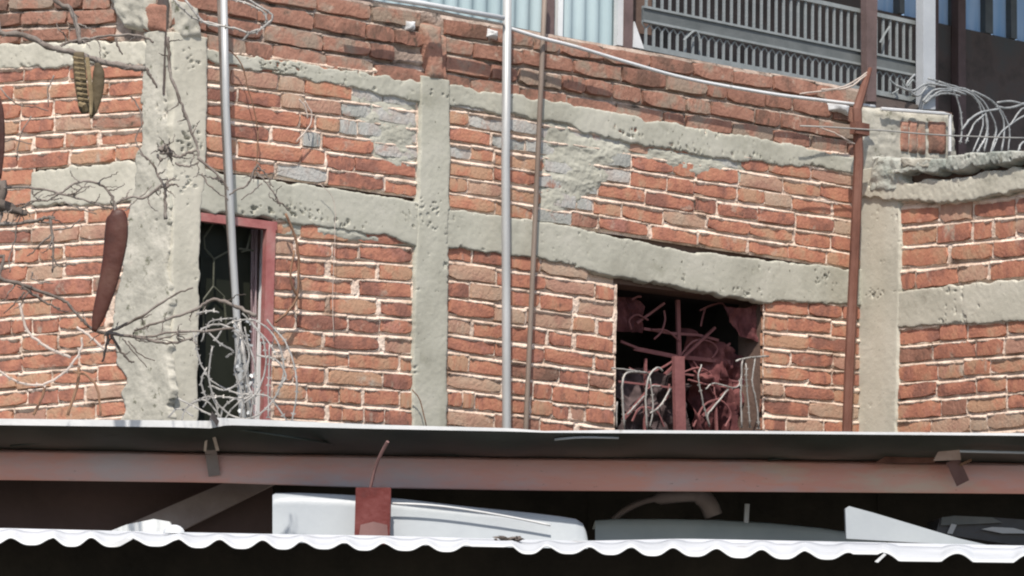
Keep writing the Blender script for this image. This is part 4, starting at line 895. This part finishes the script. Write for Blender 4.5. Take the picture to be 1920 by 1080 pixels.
# pods
def pod(pts, widths, mt, Y=7.5, flat=.35, nm='seed_pod'):
    P = [at_y(x, y, Y) for x, y in pts]; S = smooth_path(P, 6)
    n = len(S); W = np.interp(np.linspace(0, 1, n), np.linspace(0, 1, len(widths)), widths) * Y / FPX / 2
    b = len(S); mb = MB()
    for i, p in enumerate(S):
        t = (S[min(i + 1, n - 1)] - S[max(i - 1, 0)]).normalized(); s = t.cross(Vector((0, 1, 0))).normalized()
        for k in range(12):
            a = 2 * math.pi * k / 12
            mb.v.append(tuple(p + s * math.cos(a) * W[i] + Vector((0, 1, 0)) * math.sin(a) * W[i] * flat))
    for i in range(n - 1):
        for k in range(12):
            mb.f.append((i * 12 + k, i * 12 + (k + 1) % 12, (i + 1) * 12 + (k + 1) % 12, (i + 1) * 12 + k))
    mb.f.append(tuple(range(12))[::-1]); mb.f.append(tuple((n - 1) * 12 + k for k in range(12)))
    return mb.build(nm, mt, tr, True)
p = pod([(214, 392), (219, 410), (216, 460), (205, 520), (190, 575), (176, 622)], [6, 32, 42, 45, 42, 38, 35, 30, 24, 8], 'pod', 7.5); p['label'] = 'long reddish brown pod, broad above and narrow below'
MB().tube([at_y(217, 385, 7.5), at_y(215, 398, 7.5)], .004, 6).build('pod_stalk', 'bark', p)
p = pod([(182, 118), (185, 140), (182, 175), (176, 205), (170, 222)], [8, 22, 24, 20, 14, 4], 'poddark', 7.55); p['label'] = 'narrow dark olive pod hanging from the upper branch'
MB().tube([at_y(163, 108, 7.47), at_y(168, 150, 7.47), at_y(171, 190, 7.47), at_y(170, 215, 7.47)], [.006, .007, .006, .004], 6).build('pod_seam', 'podpale', p)
p = pod([(148, 98), (149, 130), (153, 170), (158, 200), (162, 212)], [20, 24, 24, 22, 22, 14], 'poddark', 7.54, .25); p['label'] = 'split pod showing pale ribbed seed chambers'
for k in range(9):
    y = 108 + k * 9.6
    MB().tube([at_y(138 + k * 1.2, y, 7.50), at_y(146 + k * 1.2, y + 2, 7.488), at_y(155 + k * 1.2, y + 3, 7.50)], .0042, 6).build('seed_chamber', 'podpale', p)
MB().tube([at_y(150, 195, 7.5), at_y(158, 198, 7.49), at_y(160, 207, 7.5)], .009, 6).build('pod_tip', 'podpale', p)
p = pod([(-2, 180), (2, 220), (3, 270), (0, 335)], [6, 12, 13, 12, 5], 'pod', 7.5); p['label'] = 'dark pod cut by the left edge of the picture'

# ------------------------------------------------------------------ shed canopy
cp = thing('shed_canopy', (0.3, 9.2, 0), 'metal shed canopy with white lit edge over dark underside and faded red beam', 'canopy')
def sampled(fn, n=60): return [fn(-60 + 2040 * i / (n - 1)) for i in range(n)]
def I(x, xs, ys): return float(np.interp(x, xs, ys))
lipT = lambda x: I(x, [0, 395, 405, 700, 960, 1020, 1150, 1400, 1920], [785, 789, 783, 796, 803, 808, 806, 808, 812])
lipB = lambda x: I(x, [0, 330, 395, 425, 700, 960, 1020, 1150, 1400, 1920], [797, 801, 803, 797, 804, 809, 811, 812, 813, 817])
undB = lambda x: I(x, [0, 400, 700, 1000, 1400, 1920], [846, 852, 858, 862, 865, 872])
YO = 8.18
rows = []
n = 180
xs = [-260 + 2440 * i / (n - 1) for i in range(n)]
lip = []; und = []; top = []
for x in xs:
    a = at_y(x, lipT(x) , YO); b = at_y(x, lipB(x), YO); lip.append((a, b))
    c = at_y(x, undB(x) - 4, 8.52)
    w_ = 0.006 * math.sin(x * .011) + 0.004 * math.sin(x * .031 + 1)
    und.append([b.lerp(c, t) + Vector((0, 0, w_ * math.sin(t * 3.1) - .012 * math.sin(t * 3.14))) for t in (0, .15, .35, .55, .75, .9, 1)])
    top.append([a, Vector((a.x, 8.6, a.z - .02)), Vector((a.x * 1.1, 10.0, a.z + .01))])
gridmesh('roof_sheet', np.array([[tuple(p) for p in r] for r in top]), 'white', cp)
gridmesh('sheet_lip', np.array([[tuple(a), tuple(b)] for a, b in lip]), 'white', cp, False)
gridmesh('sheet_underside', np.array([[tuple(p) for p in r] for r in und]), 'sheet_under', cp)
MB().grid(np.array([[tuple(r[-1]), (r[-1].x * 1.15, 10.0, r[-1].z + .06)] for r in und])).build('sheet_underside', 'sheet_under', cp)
bt = lambda x: I(x, [0, 400, 700, 1000, 1400, 1920], [846, 852, 858, 861, 865, 872])
bb = lambda x: I(x, [0, 400, 700, 1000, 1400, 1920], [900, 905, 915, 920, 922, 926])
bmv = [[tuple(at_y(x, bt(x) - 8, 8.58)), tuple(at_y(x, bt(x), 8.50)), tuple(at_y(x, bt(x) + 3, 8.495)), tuple(at_y(x, bb(x) - 3, 8.495)), tuple(at_y(x, bb(x), 8.50)), tuple(at_y(x, bb(x) - 2, 8.60))] for x in xs[::5]]
gridmesh('steel_beam', np.array(bmv), 'beam', cp, False)
def crease(pts, r):
    MB().tube(smooth_path([at_y(x, y, yy) for x, y, yy in pts], 6), r, 5).build('crease', 'sheet_under', cp, True)
crease([(20, 836, 8.44), (130, 824, 8.36), (260, 808, 8.24)], .004); crease([(440, 804, 8.22), (560, 822, 8.22), (640, 834, 8.42)], .004); crease([(1440, 862, 8.49), (1560, 848, 8.44), (1680, 828, 8.36)], .004); crease([(660, 832, 8.42), (780, 846, 8.47), (860, 854, 8.49)], .004)
MB().tube(smooth_path([at_y(1040, 824, 8.22), at_y(1090, 820, 8.20), at_y(1160, 821, 8.21)], 5), .0035, 5).build('drip_edge', 'greypost', cp, True)
# hanging brackets
def strap(pts, w, mt, name, Y):
    mb = MB()
    P = [at_y(x, y, Y + d_) for x, y, d_ in pts]
    for a, b in zip(P[:-1], P[1:]):
        t = (b - a).normalized(); s = t.cross(Vector((0, 1, 0))).normalized() * w / 2
        mb.quadslab([a - s, b - s, b + s, a + s], Vector((0, .006, 0)))
    return mb.build(name, mt, cp)
s1 = strap([(404, 780, 8.10 - 8.3), (396, 806, 0), (391, 830, .1), (396, 852, .17), (402, 892, .18)], .036, 'plank', 'bracket', 8.3)
MB().box(at_y(366, 822, 8.38), (.030, 0, 0), (0, .01, 0), (0, 0, .022)).build('bracket_plate', 'rust', cp)
strap([(388, 812, 0), (384, 846, .1)], .008, 'paleroot', 'bracket', 8.25); strap([(396, 800, -.05), (408, 845, .1)], .010, 'paleroot', 'bracket', 8.25)
s2 = MB().polyslab([at_y(1776, 816, 8.30), at_y(1796, 816, 8.30), at_y(1802, 862, 8.36), at_y(1750, 864, 8.36)], (0, .008, 0)).build('bracket', 'plank_pale', cp)
MB().polyslab([at_y(1690, 838, 8.42), at_y(1772, 820, 8.42), at_y(1752, 868, 8.42), at_y(1640, 868, 8.42)], (0, .008, 0)).build('bracket_plate', 'rust', cp)
strap([(1786, 862, 0), (1806, 906, .02)], .042, 'rust_faded', 'bracket', 8.40); strap([(1800, 872, 0), (1822, 862, -.02)], .008, 'rustwire', 'bracket', 8.40)
MB().tube([at_y(1800, 846, 8.3), at_y(1930, 849, 8.3)], .004, 6).build('edge_wire', 'greypost', cp)
# red post carrying the canopy with a rod on top
rpst = thing('red_post', tuple(Vector((at_y(700, 1000, 8.42).x, 8.42, 0))), 'short dark red steel post under the beam with a thin rod on top', 'post')
a = at_y(667, 914, 8.22); b = at_y(733, 914, 8.22)
MB().quadslab([Vector((a.x, 8.22, 0)), Vector((b.x, 8.22, 0)), b, a], (0, .05, 0)).build('post_shaft', 'redpost', rpst)
MB().polyslab([at_y(672, 1010, 8.214), at_y(728, 1010, 8.214), at_y(726, 984, 8.214), at_y(700, 978, 8.214), at_y(676, 984, 8.214)], (0, .004, 0)).build('sunlit_patch', 'rust_faded', rpst)  # lighter patch painted for sun reaching the foot of the post
MB().tube(smooth_path([at_y(694, 918, 8.24), at_y(703, 880, 8.22), at_y(714, 852, 8.19), at_y(727, 828, 8.16)], 4), .0052, 6).build('rod', 'rust_faded', rpst)
# canopy side/back boards
bk = thing('back_boarding', (0, 9.9, 0), 'dark brown boarding closing the back under the canopy', 'boarding')
for k in range(9):
    x0 = -2.3 + k * .52
    MB().box((x0 + .26, 9.9, 1.2), (.27, 0, 0), (0, .012 + .006 * (k % 2), 0), (0, 0, 1.2)).build('board', 'darkwood', bk)
bq = [at_y(-60, 1030, 8.9), at_y(522, 1030, 8.9), at_y(508, 895, 8.9), at_y(-60, 880, 8.9)]
tag(MB().polyslab(bq, (0, .02, 0)).build('brown_board', 'brownboard'), 'flat dark brown panel under the left end of the red beam', 'panel')
dg = MB().polyslab([at_y(200, 1000, 8.80), at_y(330, 1000, 8.80), at_y(520, 905, 8.80), at_y(420, 905, 8.80)], (0, .03, 0)).build('leaning_plank', 'plank')
tag(dg, 'grey plank leaning diagonally before the dark brown panel', 'plank')
wp = MB().polyslab([at_y(196, 1000, 8.3), at_y(236, 984, 8.3), at_y(288, 973, 8.3), at_y(318, 978, 8.3), at_y(330, 1002, 8.3)], (0, .03, 0)).build('plank_end', 'white_shade')
wp.name = 'pale_board'; tag(wp, 'pale board end lying at the foot of the leaning plank', 'board')

# white and grey curved panels under the canopy
def curved_panel(name, prof, Y, lean, depth, material, label, ybot=1035):
    P = []
    for (x, y) in prof:
        Yx = Y + (x - 510) * 1.0e-4; a = at_y(x, ybot, Yx); b = at_y(x, y, Yx + lean * .3)
        r = [a, a.lerp(b, .45), a.lerp(b, .8), b]
        c = b + Vector((0, .012, .004)); d_ = b + Vector((0, depth, -.01))
        P.append([tuple(v) for v in r + [c, d_]])
    o = gridmesh(name, np.array(P), material, None, True); return tag(o, label, 'panel')
prof1 = [(511, 929), (516, 926), (560, 926), (640, 929), (700, 933), (760, 938), (820, 945), (880, 952), (940, 958), (1000, 964), (1050, 970), (1080, 975), (1093, 984), (1099, 998), (1102, 1012)]
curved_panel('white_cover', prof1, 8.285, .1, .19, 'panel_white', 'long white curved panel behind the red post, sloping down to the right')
MB_r = MB().tube(smooth_path([at_y(x, y, 8.275 + (x - 510) * 1.0e-4) for x, y in [(735, 944), (790, 946), (850, 952), (920, 963), (980, 974), (1032, 985)]], 4), .0035, 6).build('raised_seam', 'white', bpy.data.objects['white_cover'], True)
prof2 = [(1116, 978), (1150, 975), (1250, 975), (1350, 977), (1450, 983), (1540, 992), (1600, 1001), (1660, 1010)]
o2 = curved_panel('grey_cover', prof2, 8.75, .1, .3, 'greypanel', 'low grey blue panel right of the long white curved panel')
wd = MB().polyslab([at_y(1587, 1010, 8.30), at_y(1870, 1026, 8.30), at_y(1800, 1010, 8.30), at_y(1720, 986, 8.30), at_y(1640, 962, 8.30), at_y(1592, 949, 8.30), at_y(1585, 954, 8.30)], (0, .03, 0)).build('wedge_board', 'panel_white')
tag(wd, 'white wedge shaped panel rising to a point below the right of the beam', 'panel')
hk = MB(); hk.tube(smooth_path([at_y(x, y, 8.9) for x, y in [(1150, 975), (1175, 955), (1215, 938), (1270, 930), (1310, 930), (1328, 945), (1338, 968)]], 5), [.010] * 12 + [.022] * 8 + [.030] * 11, 8)
hk.build('curved_pipe', 'plank', None, True); tag(bpy.data.objects['curved_pipe'], 'grey curved pipe arching over the low grey blue panel', 'pipe')
st = MB().tube([at_y(1399, 980, 8.8), at_y(1401, 945, 8.8)], .008, 6).build('short_stick', 'greypost'); tag(st, 'short pale stick standing up behind the low grey blue panel', 'stick')
bk2 = MB(); 
pr = [(1748, 978), (1760, 968), (1800, 967), (1860, 972), (1900, 978), (1945, 980)]
bo = thing('black_case', tuple(at_y(1850, 1010, 8.7)), 'black glossy case lying behind the white wedge panel at the far right', 'case')
MB().polyslab([at_y(1755, 1000, 8.7), at_y(1945, 1028, 8.7), at_y(1945, 976, 8.7), at_y(1860, 970, 8.7), at_y(1790, 968, 8.7), at_y(1762, 972, 8.7)], (0, .25, 0)).build('case_body', 'black', bo)
MB().polyslab([at_y(1764, 985, 8.68), at_y(1790, 984, 8.68), at_y(1880, 980, 8.68), at_y(1860, 970, 8.68), at_y(1790, 967, 8.68), at_y(1766, 970, 8.68)], (0, .01, 0)).build('case_lid', 'railband', bo)
MB().polyslab([at_y(1776, 1000, 8.675), at_y(1786, 1001, 8.675), at_y(1794, 984, 8.675), at_y(1784, 982, 8.675)], (0, .005, 0)).build('case_corner', 'greypost', bo)
MB().polyslab([at_y(1840, 992, 8.675), at_y(1880, 1000, 8.675), at_y(1940, 1000, 8.675), at_y(1900, 990, 8.675), at_y(1860, 988, 8.675)], (0, .005, 0)).build('case_handle', 'greypost', bo)

# ------------------------------------------------------------------ front awning: white corrugated sheet
aw = thing('corrugated_awning', (0, 5.3, 0), 'white corrugated sheet awning with scalloped eave over a dark board added for shade, lowest in view', 'awning')
crests = [21, 97, 171, 250, 333, 411, 493, 568, 645, 720, 798, 875, 955, 1026, 1105, 1183, 1262, 1343, 1428, 1510, 1590, 1655, 1795, 1930, 2010, 2088, 2166, 2244]
xs2 = np.arange(-290, 2240, 5.0)
def wave(x):
    cs = [-291, -213, -135, -57] + crests
    for a, b in zip(cs[:-1], cs[1:]):
        if a <= x <= b:
            v = (2 * ((1 + math.cos((x - a) / (b - a) * 2 * math.pi)) / 2) ** 1.7 - 1) * (.95 + .15 * math.sin(a * 1.7))
            if (a, b) in ((875, 955), (1590, 1655)) and v < .55: v = .55
            if b - a > 100: v = max(-1, min(1, 1.0 + 3.1 * (math.cos((x - a) / (b - a) * 2 * math.pi) - 1) / 2 * 1.6))
            return v
    return 0
eave = lambda x: I(x, [0, 250, 500, 960, 1280, 1600, 1920], [1014, 1016, 1020, 1029, 1034, 1042, 1046])
topl = lambda x: I(x, [0, 250, 500, 700, 960, 1100, 1280, 1600, 1920], [990, 996, 1001, 1004, 1011, 1014, 1010, 1016, 1023])
P = []
for x in xs2:
    e = at_y(x, eave(x) - 7.8 * wave(x) , 5.0)
    t = at_y(x, topl(x) + 2, 5.5)
    col = []
    for s in (0, .2, .45, .7, 1):
        y = 5.0 + .5 * s; zz = e.z * (1 - s) + (t.z + .004 * wave(x)) * s
        # corrugation keeps its height along the sheet and is pressed flat at the ridge
        base_z = at_y(x, eave(x), 5.0).z * (1 - s) + t.z * s
        zz = base_z + (e.z - at_y(x, eave(x), 5.0).z) * (1 - s ** 2 * .85)
        col.append((e.x * (1 + .1 * s), y, zz))
    P.append(col)
so = gridmesh('corrugated_sheet', np.array(P), 'white', aw)
sm = so.modifiers.new('thickness', 'SOLIDIFY'); sm.thickness = .002; sm.offset = -1
cap = [[tuple(at_y(x, topl(x) + 6, 5.45)), tuple(at_y(x, topl(x), 5.5)), tuple(at_y(x, topl(x) + 8, 5.62))] for x in xs2[::6]]
gridmesh('ridge_cap', np.array(cap), 'white', aw)
db = [[tuple(at_y(x, eave(x) * .4 + topl(x) * .6 + 8, 5.30)), tuple(at_y(x, eave(x) * .4 + topl(x) * .6 + 30, 5.302)), tuple(at_y(x, 1500, 5.31))] for x in xs2[::8]]
gridmesh('dark_shade_board', np.array(db), 'darkwood', aw, False)  # added near-black board, stands for the shade under the awning
MB().polyslab([at_y(1640, 1053, 4.99), at_y(1646, 1055, 4.99), at_y(1662, 1040, 4.99), at_y(1658, 1037, 4.99)], (0, .004, 0)).build('sheet_chip', 'white', aw)
MB().polyslab([at_y(205, 1022, 4.99), at_y(225, 1024, 4.99), at_y(250, 1010, 4.99), at_y(236, 1009, 4.99)], (0, .004, 0)).build('sheet_chip', 'white', aw)
lv = MB(); r = random.Random(3)
for k in range(44):
    c = at_y(930 + r.uniform(0, 50), 1010 + r.uniform(-3, 4), 5.42 + r.uniform(-.03, .03)); a = r.uniform(0, 6.28)
    u_ = Vector((math.cos(a), math.sin(a), r.uniform(-.2, .4))) * r.uniform(.006, .014); v_ = Vector((-math.sin(a), math.cos(a), .5)) * .005
    lv.add([c - u_, c + v_, c + u_, c - v_], [(0, 1, 2, 3)])
tag(lv.build('dead_leaves', 'twig'), 'small clump of dry dark leaves caught on the white awning', 'leaves', kind='stuff')
lm = MB(); 
th = np.linspace(0, 2 * math.pi, 13); ph = np.linspace(0, math.pi / 2, 6); cc = at_y(326, 1000, 5.4)
lm.grid(np.array([[tuple(cc + Vector((.021 * math.cos(a) * math.cos(b) * (1 + .1 * math.sin(3 * a)), .015 * math.sin(a) * math.cos(b), .017 * math.sin(b)))) for b in ph] for a in th]))
tag(lm.build('white_lump', 'white', None, True), 'small round white lump on the awning below the leaning plank', 'lump')
print('bricks', NB[0])
